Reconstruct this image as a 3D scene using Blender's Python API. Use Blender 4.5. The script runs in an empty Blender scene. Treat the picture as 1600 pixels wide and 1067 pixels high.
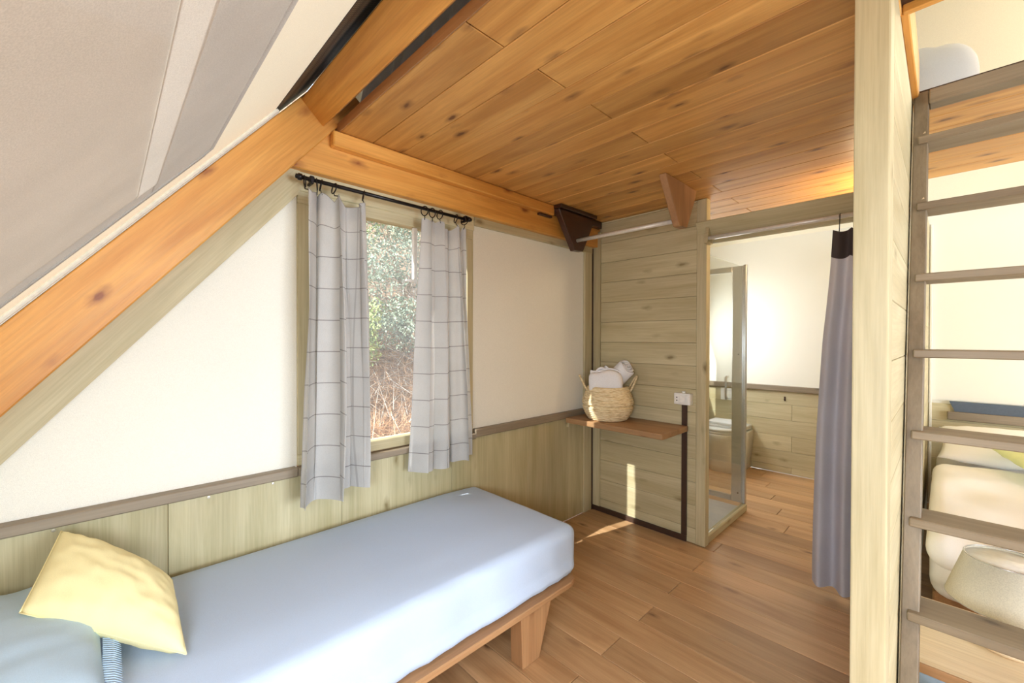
import bpy, bmesh, math, random
from mathutils import Vector, Matrix, noise
R = random.Random(7)
SC = bpy.context.scene
COL = SC.collection

# ------------------------------------------------------------------ camera, sky, sun, daylight, exposure
cam_d = bpy.data.cameras.new('camera'); cam = bpy.data.objects.new('camera', cam_d); COL.objects.link(cam)
cam_d.sensor_width = 36.0; cam_d.lens = 655.0 / 1600 * 36; cam_d.clip_start = 0.02; cam_d.clip_end = 200
_yaw, _pit, _rol = math.radians(45.9), math.radians(-0.39), math.radians(0.15)
_f = Vector((-math.sin(_yaw) * math.cos(_pit), math.cos(_yaw) * math.cos(_pit), math.sin(_pit)))
_r = Vector((math.cos(_yaw), math.sin(_yaw), 0)); _u = _r.cross(_f)
_r2 = _r * math.cos(_rol) + _u * math.sin(_rol); _u2 = _u * math.cos(_rol) - _r * math.sin(_rol)
cam.matrix_world = Matrix(((_r2.x, _u2.x, -_f.x, 0), (_r2.y, _u2.y, -_f.y, 0), (_r2.z, _u2.z, -_f.z, 1.35), (0, 0, 0, 1)))
SC.camera = cam

world = bpy.data.worlds.new('world'); SC.world = world; world.use_nodes = True
bg = world.node_tree.nodes['Background']; bg.inputs[0].default_value = (0.74, 0.86, 1.0, 1); bg.inputs[1].default_value = 1.6

sun_d = bpy.data.lights.new('sun', 'SUN'); sun = bpy.data.objects.new('sun', sun_d); COL.objects.link(sun)
sun_d.energy = 8.0; sun_d.angle = math.radians(0.6); sun_d.color = (1.0, 0.95, 0.88)
TO_SUN = Vector((-0.245, -1.0, 0.84)).normalized()
sun.rotation_euler = (-TO_SUN).to_track_quat('-Z', 'Y').to_euler(); sun.location = (-3, -6, 6)

def area(name, loc, direction, sx, sy, power, color):
    d = bpy.data.lights.new(name, 'AREA'); d.shape = 'RECTANGLE'; d.size = sx; d.size_y = sy; d.energy = power; d.color = color
    o = bpy.data.objects.new(name, d); COL.objects.link(o); o.location = loc
    o.rotation_euler = Vector(direction).to_track_quat('-Z', 'Z').to_euler(); return o
# daylight through the glazed entrance in the end wall and an added fill lamp behind the camera
area('entrance_daylight', (4.52, 1.55, 1.12), (-1, 0.0, 0.0), 3.9, 2.0, 225, (0.78, 0.89, 1.0))
area('partition_fill', (0.02, -0.32, 1.245), (0, 0.77, -0.63), 0.9, 0.42, 21, (0.84, 0.92, 1.0))  # fill lamp added under the roof canvas to brighten the plank partition
area('bathroom_window_daylight', (-1.93, 4.25, 1.45), (1, 0, -0.1), 0.6, 0.9, 12, (0.95, 0.98, 1.0))

SC.view_settings.view_transform = 'Standard'; SC.view_settings.look = 'None'
SC.view_settings.gamma = 1.0; SC.view_settings.use_curve_mapping = False
SC.view_settings.exposure = 0.92
SC.cycles.max_bounces = 9; SC.cycles.diffuse_bounces = 6; SC.cycles.transparent_max_bounces = 8; SC.cycles.caustics_reflective = False; SC.cycles.caustics_refractive = False

# ------------------------------------------------------------------ materials
def lin(c):
    return tuple((v / 255 / 12.92) if v / 255 <= 0.04045 else ((v / 255 + 0.055) / 1.055) ** 2.4 for v in c) + (1.0,)
M = {}
class NT:
    def __init__(s, name):
        s.m = bpy.data.materials.new(name); s.m.use_nodes = True; s.t = s.m.node_tree; s.n = s.t.nodes; s.l = s.t.links
        s.b = s.n['Principled BSDF']; s.out = s.n['Material Output']; M[name] = s.m
    def add(s, typ, **k):
        o = s.n.new(typ)
        for a, v in k.items():
            if a.startswith('i_'):
                key = a[2:]; o.inputs[int(key) if key.isdigit() else key].default_value = v
            else: setattr(o, a, v)
        return o
    def link(s, a, b): s.l.new(a, b)
    def ramp(s, fac, stops, interp='LINEAR'):
        r = s.add('ShaderNodeValToRGB'); r.color_ramp.interpolation = interp
        e = r.color_ramp.elements
        while len(e) < len(stops): e.new(0.5)
        for i, (p, c) in enumerate(stops):
            e[i].position = p; e[i].color = c if len(c) == 4 else tuple(c) + (1,)
        s.link(fac, r.inputs[0]); return r
    def mix(s, fac, a, b, blend='MIX'):
        m = s.add('ShaderNodeMix', data_type='RGBA', blend_type=blend)
        for sock, v in ((m.inputs[0], fac), (m.inputs[6], a), (m.inputs[7], b)):
            if hasattr(v, 'links') or hasattr(v, 'is_linked'): s.link(v, sock)
            else: sock.default_value = v
        return m.outputs[2]
    def bump(s, h, strength, dist=0.002):
        b = s.add('ShaderNodeBump'); b.inputs['Strength'].default_value = strength; b.inputs['Distance'].default_value = dist
        s.link(h, b.inputs['Height']); s.link(b.outputs[0], s.b.inputs['Normal']); return b

def coords(t, scale, rnd=True):
    tc = t.add('ShaderNodeTexCoord'); v = tc.outputs['Object']
    oi = t.add('ShaderNodeObjectInfo')
    if rnd:
        vm = t.add('ShaderNodeVectorMath', operation='MULTIPLY_ADD')
        t.link(oi.outputs['Random'], vm.inputs[0]); vm.inputs[1].default_value = (37.1, 53.7, 71.3); t.link(v, vm.inputs[2]); v = vm.outputs[0]
    mp = t.add('ShaderNodeMapping'); mp.inputs['Scale'].default_value = scale; t.link(v, mp.inputs[0])
    return mp.outputs[0], oi.outputs['Random'], v

def wood(name, light, dark, knot, axis='X', rough=0.45, var=0.12, knots=0.6, coat=0.0, contrast=1.0, hue=0.0):
    t = NT(name); ax = 'XYZ'.index(axis)
    def sc(l, c): q = [c, c, c]; q[ax] = l; return tuple(q)
    c1, rnd, base = coords(t, sc(0.9, 11))
    n1 = t.add('ShaderNodeTexNoise', i_Scale=1.0, i_Detail=5.0, i_Roughness=0.6, i_Distortion=0.9); t.link(c1, n1.inputs['Vector'])
    mp2 = t.add('ShaderNodeMapping'); mp2.inputs['Scale'].default_value = sc(3.0, 120); t.link(base, mp2.inputs[0])
    n2 = t.add('ShaderNodeTexNoise', i_Scale=1.0, i_Detail=3.0, i_Roughness=0.7); t.link(mp2.outputs[0], n2.inputs['Vector'])
    mp4 = t.add('ShaderNodeMapping'); mp4.inputs['Scale'].default_value = sc(0.8, 2.5); t.link(base, mp4.inputs[0])
    n4 = t.add('ShaderNodeTexNoise', i_Scale=1.0, i_Detail=2.0); t.link(mp4.outputs[0], n4.inputs['Vector'])
    w = 0.19 * contrast
    mid = tuple((a + b) / 2 for a, b in zip(light, dark))
    r1 = t.ramp(n1.outputs['Fac'], [(0.5 - w, dark), (0.5, mid), (0.5 + w, light)])
    r2 = t.ramp(n2.outputs['Fac'], [(0.3, (0.88, 0.87, 0.84, 1)), (0.62, (1.04, 1.04, 1.04, 1))])
    col = t.mix(1.0, r1.outputs[0], r2.outputs[0], 'MULTIPLY')
    r4 = t.ramp(n4.outputs['Fac'], [(0.3, (0.86, 0.84, 0.82, 1)), (0.7, (1.08, 1.08, 1.08, 1))])
    col = t.mix(1.0, col, r4.outputs[0], 'MULTIPLY')
    # knots: oval, dark core, brown halo
    mp3 = t.add('ShaderNodeMapping'); mp3.inputs['Scale'].default_value = sc(4.2, 10.0); t.link(base, mp3.inputs[0])
    nd = t.add('ShaderNodeTexNoise', i_Scale=4.0, i_Detail=2.0); t.link(mp3.outputs[0], nd.inputs['Vector'])
    va = t.add('ShaderNodeVectorMath', operation='MULTIPLY_ADD'); t.link(nd.outputs['Color'], va.inputs[0]); va.inputs[1].default_value = (0.18, 0.18, 0.18); t.link(mp3.outputs[0], va.inputs[2])
    vo = t.add('ShaderNodeTexVoronoi', i_Scale=1.0); t.link(va.outputs[0], vo.inputs['Vector'])
    k = t.ramp(vo.outputs['Distance'], [(0.06, (0.95, 0.95, 0.95)), (0.11, (0.5, 0.5, 0.5)), (0.24, (0, 0, 0))])
    sep = t.add('ShaderNodeSeparateColor'); t.link(vo.outputs['Color'], sep.inputs[0])
    g = t.add('ShaderNodeMath', operation='LESS_THAN'); t.link(sep.outputs[0], g.inputs[0]); g.inputs[1].default_value = knots
    km = t.add('ShaderNodeMath', operation='MULTIPLY'); t.link(k.outputs[0], km.inputs[0]); t.link(g.outputs[0], km.inputs[1])
    col = t.mix(km.outputs[0], col, knot)
    hv = t.add('ShaderNodeHueSaturation'); mr = t.add('ShaderNodeMapRange', i_3=1 - var, i_4=1 + var); t.link(rnd, mr.inputs[0])
    t.link(mr.outputs[0], hv.inputs['Value']); t.link(col, hv.inputs['Color']); t.link(hv.outputs[0], t.b.inputs['Base Color'])
    rr = t.add('ShaderNodeMapRange', i_3=rough - 0.08, i_4=rough + 0.1); t.link(n2.outputs['Fac'], rr.inputs[0]); t.link(rr.outputs[0], t.b.inputs['Roughness'])
    t.b.inputs['Coat Weight'].default_value = coat; t.b.inputs['Coat Roughness'].default_value = 0.3
    t.bump(n2.outputs['Fac'], 0.25, 0.0015)
    return t.m

OR_L, OR_D, OR_K = lin((232, 174, 92)), lin((204, 138, 58)), lin((136, 72, 30))
for a in 'XYZ':
    wood('orange_' + a, OR_L, OR_D, OR_K, a, 0.42, 0.05, 0.95, 0.1)
    wood('olive_' + a, lin((206, 197, 164)), lin((184, 173, 136)), lin((136, 122, 88)), a, 0.55, 0.05, 0.45)
    wood('grey_' + a, lin((156, 143, 124)), lin((126, 112, 94)), lin((84, 72, 62)), a, 0.5, 0.07, 0.3)
    wood('brown_' + a, lin((186, 144, 102)), lin((154, 112, 76)), lin((104, 68, 42)), a, 0.45, 0.06, 0.5)
wood('ceiling_X', lin((224, 174, 102)), lin((190, 136, 70)), lin((104, 62, 32)), 'X', 0.42, 0.12, 0.9, 0.08, 0.85)
wood('floor_X', lin((206, 168, 126)), lin((172, 132, 92)), lin((116, 80, 52)), 'X', 0.38, 0.16, 0.5, 0.12)
wood('wall_Z', lin((198, 189, 154)), lin((174, 165, 126)), lin((138, 122, 82)), 'Z', 0.5, 0.05, 0.35)
wood('dark_Y', lin((70, 38, 28)), lin((46, 24, 18)), lin((25, 12, 10)), 'Y', 0.3, 0.05, 0.3, 0.3)
wood('shelf_X', lin((174, 138, 100)), lin((146, 110, 76)), lin((100, 64, 38)), 'X', 0.45, 0.02, 0.3)
wood('pale_X', lin((240, 222, 192)), lin((226, 202, 166)), lin((200, 170, 130)), 'X', 0.5, 0.03, 0.2)

def cloth(name, color, trans=0.25, weave=900, var=0.08, bump=0.15, rough=0.9, cloudy=2.5):
    t = NT(name)
    c, rnd, base = coords(t, (1, 1, 1), False)
    n1 = t.add('ShaderNodeTexNoise', i_Scale=cloudy, i_Detail=3.0); t.link(c, n1.inputs['Vector'])
    n2 = t.add('ShaderNodeTexNoise', i_Scale=weave, i_Detail=2.0); t.link(c, n2.inputs['Vector'])
    lo = tuple(v * (1 - var) for v in color[:3]) + (1,); hi = tuple(min(1, v * (1 + var)) for v in color[:3]) + (1,)
    col = t.ramp(n1.outputs['Fac'], [(0.3, lo), (0.7, hi)]).outputs[0]
    f = t.ramp(n2.outputs['Fac'], [(0.35, (0.90, 0.90, 0.90, 1)), (0.65, (1.04, 1.04, 1.04, 1))]).outputs[0]
    col = t.mix(1.0, col, f, 'MULTIPLY')
    t.link(col, t.b.inputs['Base Color']); t.b.inputs['Roughness'].default_value = rough
    t.b.inputs['Specular IOR Level'].default_value = 0.15
    t.bump(n2.outputs['Fac'], bump, 0.001)
    if trans > 0:
        tr = t.add('ShaderNodeBsdfTranslucent'); t.link(col, tr.inputs[0])
        mx = t.add('ShaderNodeMixShader', i_0=trans); t.link(t.b.outputs[0], mx.inputs[1]); t.link(tr.outputs[0], mx.inputs[2]); t.link(mx.outputs[0], t.out.inputs[0])
    return t, col
cloth('canvas', lin((244, 238, 218)), 0.06, 700, 0.015, 0.05)
cloth('canvas_wall', lin((244, 242, 232)), 0.10, 700, 0.012, 0.04)
cloth('canvas_grey', lin((190, 186, 180)), 0.05, 420, 0.05, 0.2, cloudy=6)
cloth('canvas_hem', lin((216, 212, 204)), 0.065, 420, 0.04, 0.2, cloudy=6)
cloth('sheet_blue', lin((190, 207, 232)), 0, 1200, 0.02, 0.15)
cloth('pillow_blue', lin((186, 208, 226)), 0, 1200, 0.02, 0.15)
cloth('cushion_yellow', lin((247, 235, 182)), 0, 1100, 0.03, 0.2)
cloth('cushion_green', lin((226, 232, 176)), 0, 1100, 0.06, 0.2, cloudy=8)
cloth('white_linen', lin((244, 243, 244)), 0, 1200, 0.02, 0.15)
cloth('towel', lin((240, 241, 246)), 0, 350, 0.03, 0.9)
cloth('grey_curtain', lin((198, 200, 214)), 0.12, 800, 0.06, 0.2)
cloth('grey_heading', lin((84, 76, 76)), 0, 800, 0.06, 0.2)
cloth('shade_fabric', lin((236, 232, 216)), 0.35, 300, 0.05, 0.3)
# striped linen for the window curtains: thin woven lines every 13.5 cm and faint upright ones
t, col = cloth('linen_check', lin((206, 205, 203)), 0.30, 600, 0.06, 0.25, cloudy=5)
tc = t.add('ShaderNodeTexCoord'); sx = t.add('ShaderNodeSeparateXYZ'); t.link(tc.outputs['UV'], sx.inputs[0])
def line(sock, period, width):
    a = t.add('ShaderNodeMath', operation='DIVIDE'); t.link(sock, a.inputs[0]); a.inputs[1].default_value = period
    b = t.add('ShaderNodeMath', operation='FRACT'); t.link(a.outputs[0], b.inputs[0])
    c = t.add('ShaderNodeMath', operation='LESS_THAN'); t.link(b.outputs[0], c.inputs[0]); c.inputs[1].default_value = width / period
    return c.outputs[0]
mxm = t.add('ShaderNodeMath', operation='MAXIMUM'); t.link(line(sx.outputs[1], 0.135, 0.0042), mxm.inputs[0])
hv = t.add('ShaderNodeMath', operation='MULTIPLY'); t.link(line(sx.outputs[0], 0.165, 0.003), hv.inputs[0]); hv.inputs[1].default_value = 0.45; t.link(hv.outputs[0], mxm.inputs[1])
sm = t.add('ShaderNodeMath', operation='MULTIPLY'); t.link(mxm.outputs[0], sm.inputs[0]); sm.inputs[1].default_value = 0.7
c2 = t.mix(sm.outputs[0], col, lin((120, 114, 114)))
t.link(c2, t.b.inputs['Base Color'])
for nd in t.n:
    if nd.type == 'BSDF_TRANSLUCENT': t.link(c2, nd.inputs[0])

def plain(name, c, rough=0.4, metal=0.0, bumpy=0.0, bscale=60, var=0.06):
    t = NT(name); v, rnd, base = coords(t, (1, 1, 1), False)
    n = t.add('ShaderNodeTexNoise', i_Scale=bscale, i_Detail=3.0); t.link(v, n.inputs['Vector'])
    r = t.ramp(n.outputs['Fac'], [(0.3, tuple(x * (1 - var) for x in c[:3]) + (1,)), (0.7, tuple(min(1, x * (1 + var)) for x in c[:3]) + (1,))])
    t.link(r.outputs[0], t.b.inputs['Base Color']); t.b.inputs['Roughness'].default_value = rough; t.b.inputs['Metallic'].default_value = metal
    if bumpy: t.bump(n.outputs['Fac'], bumpy, 0.002)
    return t
plain('white_plastic', lin((238, 238, 236)), 0.3)
plain('ceramic', lin((240, 238, 232)), 0.12)
plain('tray_white', lin((214, 220, 228)), 0.35)
plain('black_metal', lin((32, 28, 28)), 0.35, 0.6)
plain('steel', lin((200, 200, 200)), 0.28, 0.9)
plain('white_tube', lin((226, 222, 214)), 0.3, 0.2)
plain('duct_brown', lin((66, 46, 36)), 0.45)
plain('net_black', lin((26, 26, 28)), 0.7)
plain('net_blue', lin((84, 95, 110)), 0.8)
plain('rail_white', lin((224, 222, 212)), 0.4)
plain('screw', lin((214, 206, 190)), 0.3, 0.5)
plain('bottle_blue', lin((176, 204, 230)), 0.25)
plain('dark_blue', lin((40, 46, 58)), 0.5)
plain('bark', lin((150, 132, 112)), 0.9, 0, 0.6, 30, 0.25)
plain('concrete', lin((170, 166, 158)), 0.9)
# perforated black ventilation net
t = plain('vent_net', lin((40, 38, 36)), 0.6)
v, _, base = coords(t, (1, 1, 1), False); vo = t.add('ShaderNodeTexVoronoi', i_Scale=95.0, i_Randomness=0.0); t.link(v, vo.inputs['Vector'])
rr = t.ramp(vo.outputs['Distance'], [(0.25, lin((150, 140, 120))), (0.42, lin((26, 24, 22)))]); t.link(rr.outputs[0], t.b.inputs['Base Color'])
# seagrass
t = NT('seagrass'); v, rnd, base = coords(t, (0.35, 0.35, 1.6), False)
wv = t.add('ShaderNodeTexNoise', i_Scale=90.0, i_Detail=3.0); t.link(v, wv.inputs['Vector'])
r = t.ramp(wv.outputs['Fac'], [(0.3, lin((200, 174, 130))), (0.5, lin((232, 212, 170))), (0.7, lin((246, 232, 200)))]); t.link(r.outputs[0], t.b.inputs['Base Color'])
t.b.inputs['Roughness'].default_value = 0.8; t.bump(wv.outputs['Fac'], 0.6, 0.004)
# window glass and shower glass: thin panes
def glass(name, tint, refl, haze=0.0):
    t = NT(name); tr = t.add('ShaderNodeBsdfTransparent'); tr.inputs[0].default_value = tint
    gl = t.add('ShaderNodeBsdfGlossy'); gl.inputs['Roughness'].default_value = 0.03
    lw = t.add('ShaderNodeLayerWeight', i_Blend=0.25); mp = t.add('ShaderNodeMapRange', i_3=refl, i_4=0.35); t.link(lw.outputs['Fresnel'], mp.inputs[0])
    mx = t.add('ShaderNodeMixShader'); t.link(mp.outputs[0], mx.inputs[0]); t.link(tr.outputs[0], mx.inputs[1]); t.link(gl.outputs[0], mx.inputs[2]); t.link(mx.outputs[0], t.out.inputs[0])
    if haze:
        df = t.add('ShaderNodeBsdfTranslucent'); df.inputs[0].default_value = (0.8, 0.85, 0.9, 1); v, _, _b = coords(t, (1, 1, 1), False)  # haze over the view, painted into the pane as a pale translucent layer
        n = t.add('ShaderNodeTexNoise', i_Scale=6.0, i_Detail=4.0); t.link(v, n.inputs['Vector']); mr = t.add('ShaderNodeMapRange', i_3=haze * 0.4, i_4=haze * 1.6); t.link(n.outputs['Fac'], mr.inputs[0])
        m2 = t.add('ShaderNodeMixShader'); t.link(mr.outputs[0], m2.inputs[0]); t.link(mx.outputs[0], m2.inputs[1]); t.link(df.outputs[0], m2.inputs[2]); t.link(m2.outputs[0], t.out.inputs[0])
glass('glass', (0.95, 0.97, 0.97, 1), 0.03); glass('window_glass', (0.95, 0.97, 0.97, 1), 0.03, 0.075); glass('shower_glass', (0.97, 0.98, 0.97, 1), 0.03)
# fly screen of the roof window: partly see-through woven fabric
t, col = cloth('fly_screen', lin((196, 188, 177)), 0.058, 500, 0.07, 0.3, cloudy=4)
mxo = t.out.inputs[0].links[0].from_socket; tp = t.add('ShaderNodeBsdfTransparent'); m2 = t.add('ShaderNodeMixShader', i_0=0.01)
t.link(mxo, m2.inputs[1]); t.link(tp.outputs[0], m2.inputs[2]); t.link(m2.outputs[0], t.out.inputs[0])
# lit bulb
t = NT('bulb'); em = t.add('ShaderNodeEmission', i_1=12.0); em.inputs[0].default_value = (1, 0.75, 0.45, 1); t.link(em.outputs[0], t.out.inputs[0])
# outdoors
t = NT('hill_soil'); v, _, base = coords(t, (1, 1, 1), False)
n = t.add('ShaderNodeTexNoise', i_Scale=5.0, i_Detail=8.0, i_Roughness=0.7); t.link(v, n.inputs['Vector'])
r = t.ramp(n.outputs['Fac'], [(0.3, lin((116, 94, 76))), (0.5, lin((158, 128, 102))), (0.7, lin((198, 172, 142)))]); t.link(r.outputs[0], t.b.inputs['Base Color'])
t.b.inputs['Roughness'].default_value = 1.0; t.bump(n.outputs['Fac'], 1.0, 0.05)
def leafmat(name, a, b):
    t = NT(name); v, _, base = coords(t, (1, 1, 1), True)
    n = t.add('ShaderNodeTexNoise', i_Scale=14.0, i_Detail=2.0); t.link(v, n.inputs['Vector'])
    r = t.ramp(n.outputs['Fac'], [(0.35, a), (0.65, b)]); t.link(r.outputs[0], t.b.inputs['Base Color']); t.b.inputs['Roughness'].default_value = 0.7
leafmat('leaf_green', lin((104, 126, 72)), lin((186, 200, 128)))
leafmat('leaf_grey', lin((92, 112, 98)), lin((164, 176, 152)))
leafmat('needles', lin((146, 112, 84)), lin((206, 168, 132)))
leafmat('needles_sunlit', lin((196, 150, 110)), lin((240, 206, 168)))  # lit copy of the needles: sunshine painted in as a brighter orange
leafmat('twigs', lin((150, 138, 128)), lin((214, 204, 192)))

# ------------------------------------------------------------------ geometry helpers
ORG = {}
def link(o, parent=None):
    COL.objects.link(o)
    if parent is not None: o.parent = parent
    return o
def obj(name, bm, mat, parent=None, smooth=False, label=None, origin=None):
    """link a bmesh built in world coordinates as one object; vertices are moved to the thing's own origin"""
    me = bpy.data.meshes.new(name)
    if parent is not None: org = ORG[parent.name]
    else:
        if origin is None:
            xs = [v.co for v in bm.verts]
            origin = Vector(((min(c.x for c in xs) + max(c.x for c in xs)) / 2, (min(c.y for c in xs) + max(c.y for c in xs)) / 2, min(c.z for c in xs)))
        org = Vector(origin)
    bmesh.ops.translate(bm, verts=bm.verts, vec=-org)
    bm.to_mesh(me); bm.free()
    if smooth:
        for p in me.polygons: p.use_smooth = True
    me.materials.append(M[mat]); o = bpy.data.objects.new(name, me); link(o, parent)
    if parent is None: o.location = org
    ORG[o.name] = org
    if label: o['label'] = label
    return o
def thing(name, label, cat, loc, group=None, kind=None):
    o = bpy.data.objects.new(name, None); o.empty_display_size = 0.05; COL.objects.link(o); o.location = loc; ORG[o.name] = Vector(loc)
    return tag(o, label, cat, group, kind)
def tag(o, label, cat=None, group=None, kind=None):
    o['label'] = label
    if cat: o['category'] = cat
    if group: o['group'] = group
    if kind: o['kind'] = kind
    return o
def struct(o, label=None):
    o['kind'] = 'structure'
    if label: o['label'] = label
    return o
def B(): return bmesh.new()
def box(bm, x0, x1, y0, y1, z0, z1, bev=0.0, seg=1):
    r = bmesh.ops.create_cube(bm, size=1.0); vs = r['verts']
    for v in vs: v.co = Vector(((x0 + x1) / 2 + v.co.x * (x1 - x0), (y0 + y1) / 2 + v.co.y * (y1 - y0), (z0 + z1) / 2 + v.co.z * (z1 - z0)))
    if bev > 0:
        es = list({e for v in vs for e in v.link_edges})
        bmesh.ops.bevel(bm, geom=es, offset=bev, segments=seg, affect='EDGES', profile=0.5)
    return bm
def prism(bm, pts, axis, a0, a1, bev=0.0):
    """polygon pts in the two other axes, swept from a0 to a1 along axis"""
    def P(p, a):
        return {'x': Vector((a, p[0], p[1])), 'y': Vector((p[0], a, p[1])), 'z': Vector((p[0], p[1], a))}[axis]
    lo = [bm.verts.new(P(p, a0)) for p in pts]; hi = [bm.verts.new(P(p, a1)) for p in pts]; n = len(pts)
    fs = [bm.faces.new(lo), bm.faces.new(hi[::-1])]
    for i in range(n): fs.append(bm.faces.new((lo[i], hi[i], hi[(i + 1) % n], lo[(i + 1) % n])))
    bmesh.ops.recalc_face_normals(bm, faces=fs)
    if bev > 0:
        es = list({e for f in fs for e in f.edges}); bmesh.ops.bevel(bm, geom=es, offset=bev, segments=1, affect='EDGES')
    return bm
def tube(bm, path, r, n=10, caps=True):
    path = [Vector(p) for p in path]; rings = []
    up = None
    for i, p in enumerate(path):
        d = (path[min(i + 1, len(path) - 1)] - path[max(i - 1, 0)]).normalized()
        if up is None: up = d.orthogonal().normalized()
        up = (up - d * up.dot(d)).normalized(); s = d.cross(up)
        rad = r[i] if isinstance(r, (list, tuple)) else r
        rings.append([bm.verts.new(p + (up * math.cos(2 * math.pi * k / n) + s * math.sin(2 * math.pi * k / n)) * rad) for k in range(n)])
    for a, b in zip(rings, rings[1:]):
        for k in range(n): bm.faces.new((a[k], a[(k + 1) % n], b[(k + 1) % n], b[k]))
    if caps: bm.faces.new(rings[0][::-1]); bm.faces.new(rings[-1])
    return bm
def torus(bm, c, axis, R0, r, n=20, m=6):
    c = Vector(c); a = Vector(axis).normalized(); u = a.orthogonal().normalized(); w = a.cross(u)
    pts = []
    for i in range(n):
        t = 2 * math.pi * i / n; d = u * math.cos(t) + w * math.sin(t)
        pts.append([bm.verts.new(c + d * (R0 + r * math.cos(2 * math.pi * k / m)) + a * r * math.sin(2 * math.pi * k / m)) for k in range(m)])
    for i in range(n):
        for k in range(m): bm.faces.new((pts[i][k], pts[(i + 1) % n][k], pts[(i + 1) % n][(k + 1) % m], pts[i][(k + 1) % m]))
    return bm
def lathe(bm, prof, c, n=48, wob=0.0, cap_bottom=True, cap_top=False):
    rings = []
    for (r, z) in prof:
        rings.append([bm.verts.new((c[0] + r * math.cos(2 * math.pi * k / n), c[1] + r * math.sin(2 * math.pi * k / n), c[2] + z)) for k in range(n)])
    for a, b in zip(rings, rings[1:]):
        for k in range(n): bm.faces.new((a[k], a[(k + 1) % n], b[(k + 1) % n], b[k]))
    if cap_bottom: bm.faces.new(rings[0][::-1])
    if cap_top: bm.faces.new(rings[-1])
    return bm
def rbox(bm, x0, x1, y0, y1, z0, z1, r, seg=0.06, disp=None):
    """rounded, finely divided box (mattresses, upholstery)"""
    sz = Vector((x1 - x0, y1 - y0, z1 - z0)); mid = Vector(((x0 + x1) / 2, (y0 + y1) / 2, (z0 + z1) / 2))
    N = [max(2, int(round(s / seg))) + 4 for s in sz]; cache = {}
    def lin1(i, ax):
        n = N[ax]; h = sz[ax] / 2
        k = [-h, -h + r * 0.33, -h + r * 0.7] + [-h + r + (2 * h - 2 * r) * j / (n - 4) for j in range(n - 3)] + [h - r * 0.7, h - r * 0.33, h]
        return k
    K = [lin1(0, a) for a in range(3)]
    def vert(i, j, k):
        q = (i, j, k)
        if q not in cache:
            p = Vector((K[0][i], K[1][j], K[2][k])); inner = Vector([max(-sz[a] / 2 + r, min(sz[a] / 2 - r, p[a])) for a in range(3)])
            d = p - inner
            if d.length > 1e-9: p = inner + d.normalized() * r
            p = p + mid
            if disp: p = disp(p)
            cache[q] = bm.verts.new(p)
        return cache[q]
    L = [len(K[a]) - 1 for a in range(3)]
    for ax in range(3):
        u, v = (ax + 1) % 3, (ax + 2) % 3
        for side in (0, L[ax]):
            for i in range(L[u]):
                for j in range(L[v]):
                    q = []
                    for (a, b) in ((i, j), (i + 1, j), (i + 1, j + 1), (i, j + 1)):
                        w = [0, 0, 0]; w[ax] = side; w[u] = a; w[v] = b; q.append(vert(*w))
                    if side == 0: q = q[::-1]
                    bm.faces.new(q)
    return bm
def pillow(bm, A, Bc, Cc, D, thick, n=26, pinch=0.06, seed=0, wr=0.004):
    """cushion stretched between four corners, swollen along its normal, edges drawn in, soft wrinkles"""
    A, Bc, Cc, D = map(Vector, (A, Bc, Cc, D)); nrm = ((Cc - A).cross(D - Bc)).normalized(); top, bot = {}, {}
    cen = (A + Bc + Cc + D) / 4
    for i in range(n + 1):
        for j in range(n + 1):
            u, v = i / n, j / n
            p = A * (1 - u) * (1 - v) + Bc * (1 - u) * v + Cc * u * v + D * u * (1 - v)
            du, dv = 4 * u * (1 - u), 4 * v * (1 - v)
            p = p + (cen - p) * pinch * (du * (1 - dv) + dv * (1 - du)) * 1.6
            h = thick * 0.5 * (du ** 0.45) * (dv ** 0.45)
            w = wr * (noise.noise(Vector((u * 5 + seed, v * 9, seed))) + noise.noise(Vector((u * 13, v * 7 + seed, 3)))) * (1 if du * dv > 0 else 0)
            top[i, j] = bm.verts.new(p + nrm * (h + w))
            bot[i, j] = top[i, j] if i in (0, n) or j in (0, n) else bm.verts.new(p - nrm * (h * 0.8 + w))
    for i in range(n):
        for j in range(n):
            bm.faces.new((top[i, j], top[i + 1, j], top[i + 1, j + 1], top[i, j + 1]))
            bm.faces.new((bot[i, j + 1], bot[i + 1, j + 1], bot[i + 1, j], bot[i, j]))
    bmesh.ops.recalc_face_normals(bm, faces=bm.faces)
    return bm
PL = {}
def plank(name, mat, parent, x0, x1, y0, y1, z0, z1, bev=0.0025):
    """one board: a bevelled box whose mesh is shared by boards of the same size"""
    d = (round(x1 - x0, 4), round(y1 - y0, 4), round(z1 - z0, 4), mat)
    if d not in PL:
        bm = B(); box(bm, -d[0] / 2, d[0] / 2, -d[1] / 2, d[1] / 2, -d[2] / 2, d[2] / 2, bev)
        me = bpy.data.meshes.new(name); bm.to_mesh(me); bm.free(); me.materials.append(M[mat]); PL[d] = me
    o = bpy.data.objects.new(name, PL[d]); link(o, parent)
    c = Vector(((x0 + x1) / 2, (y0 + y1) / 2, (z0 + z1) / 2)); o.location = c - ORG[parent.name]
    ORG[o.name] = c
    return o

# ------------------------------------------------------------------ dimensions of the place
WX = -1.95          # inner face of the window wall
PY = 2.785          # face of the plank partition
BY = 4.90           # back wall
EX = 4.60           # end wall with the entrance
CZ = 2.26           # underside of the loft
SL = 1.214          # roof slope
def roof_z(y): return 1.665 + SL * y
RIDGE = 2.75

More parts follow.
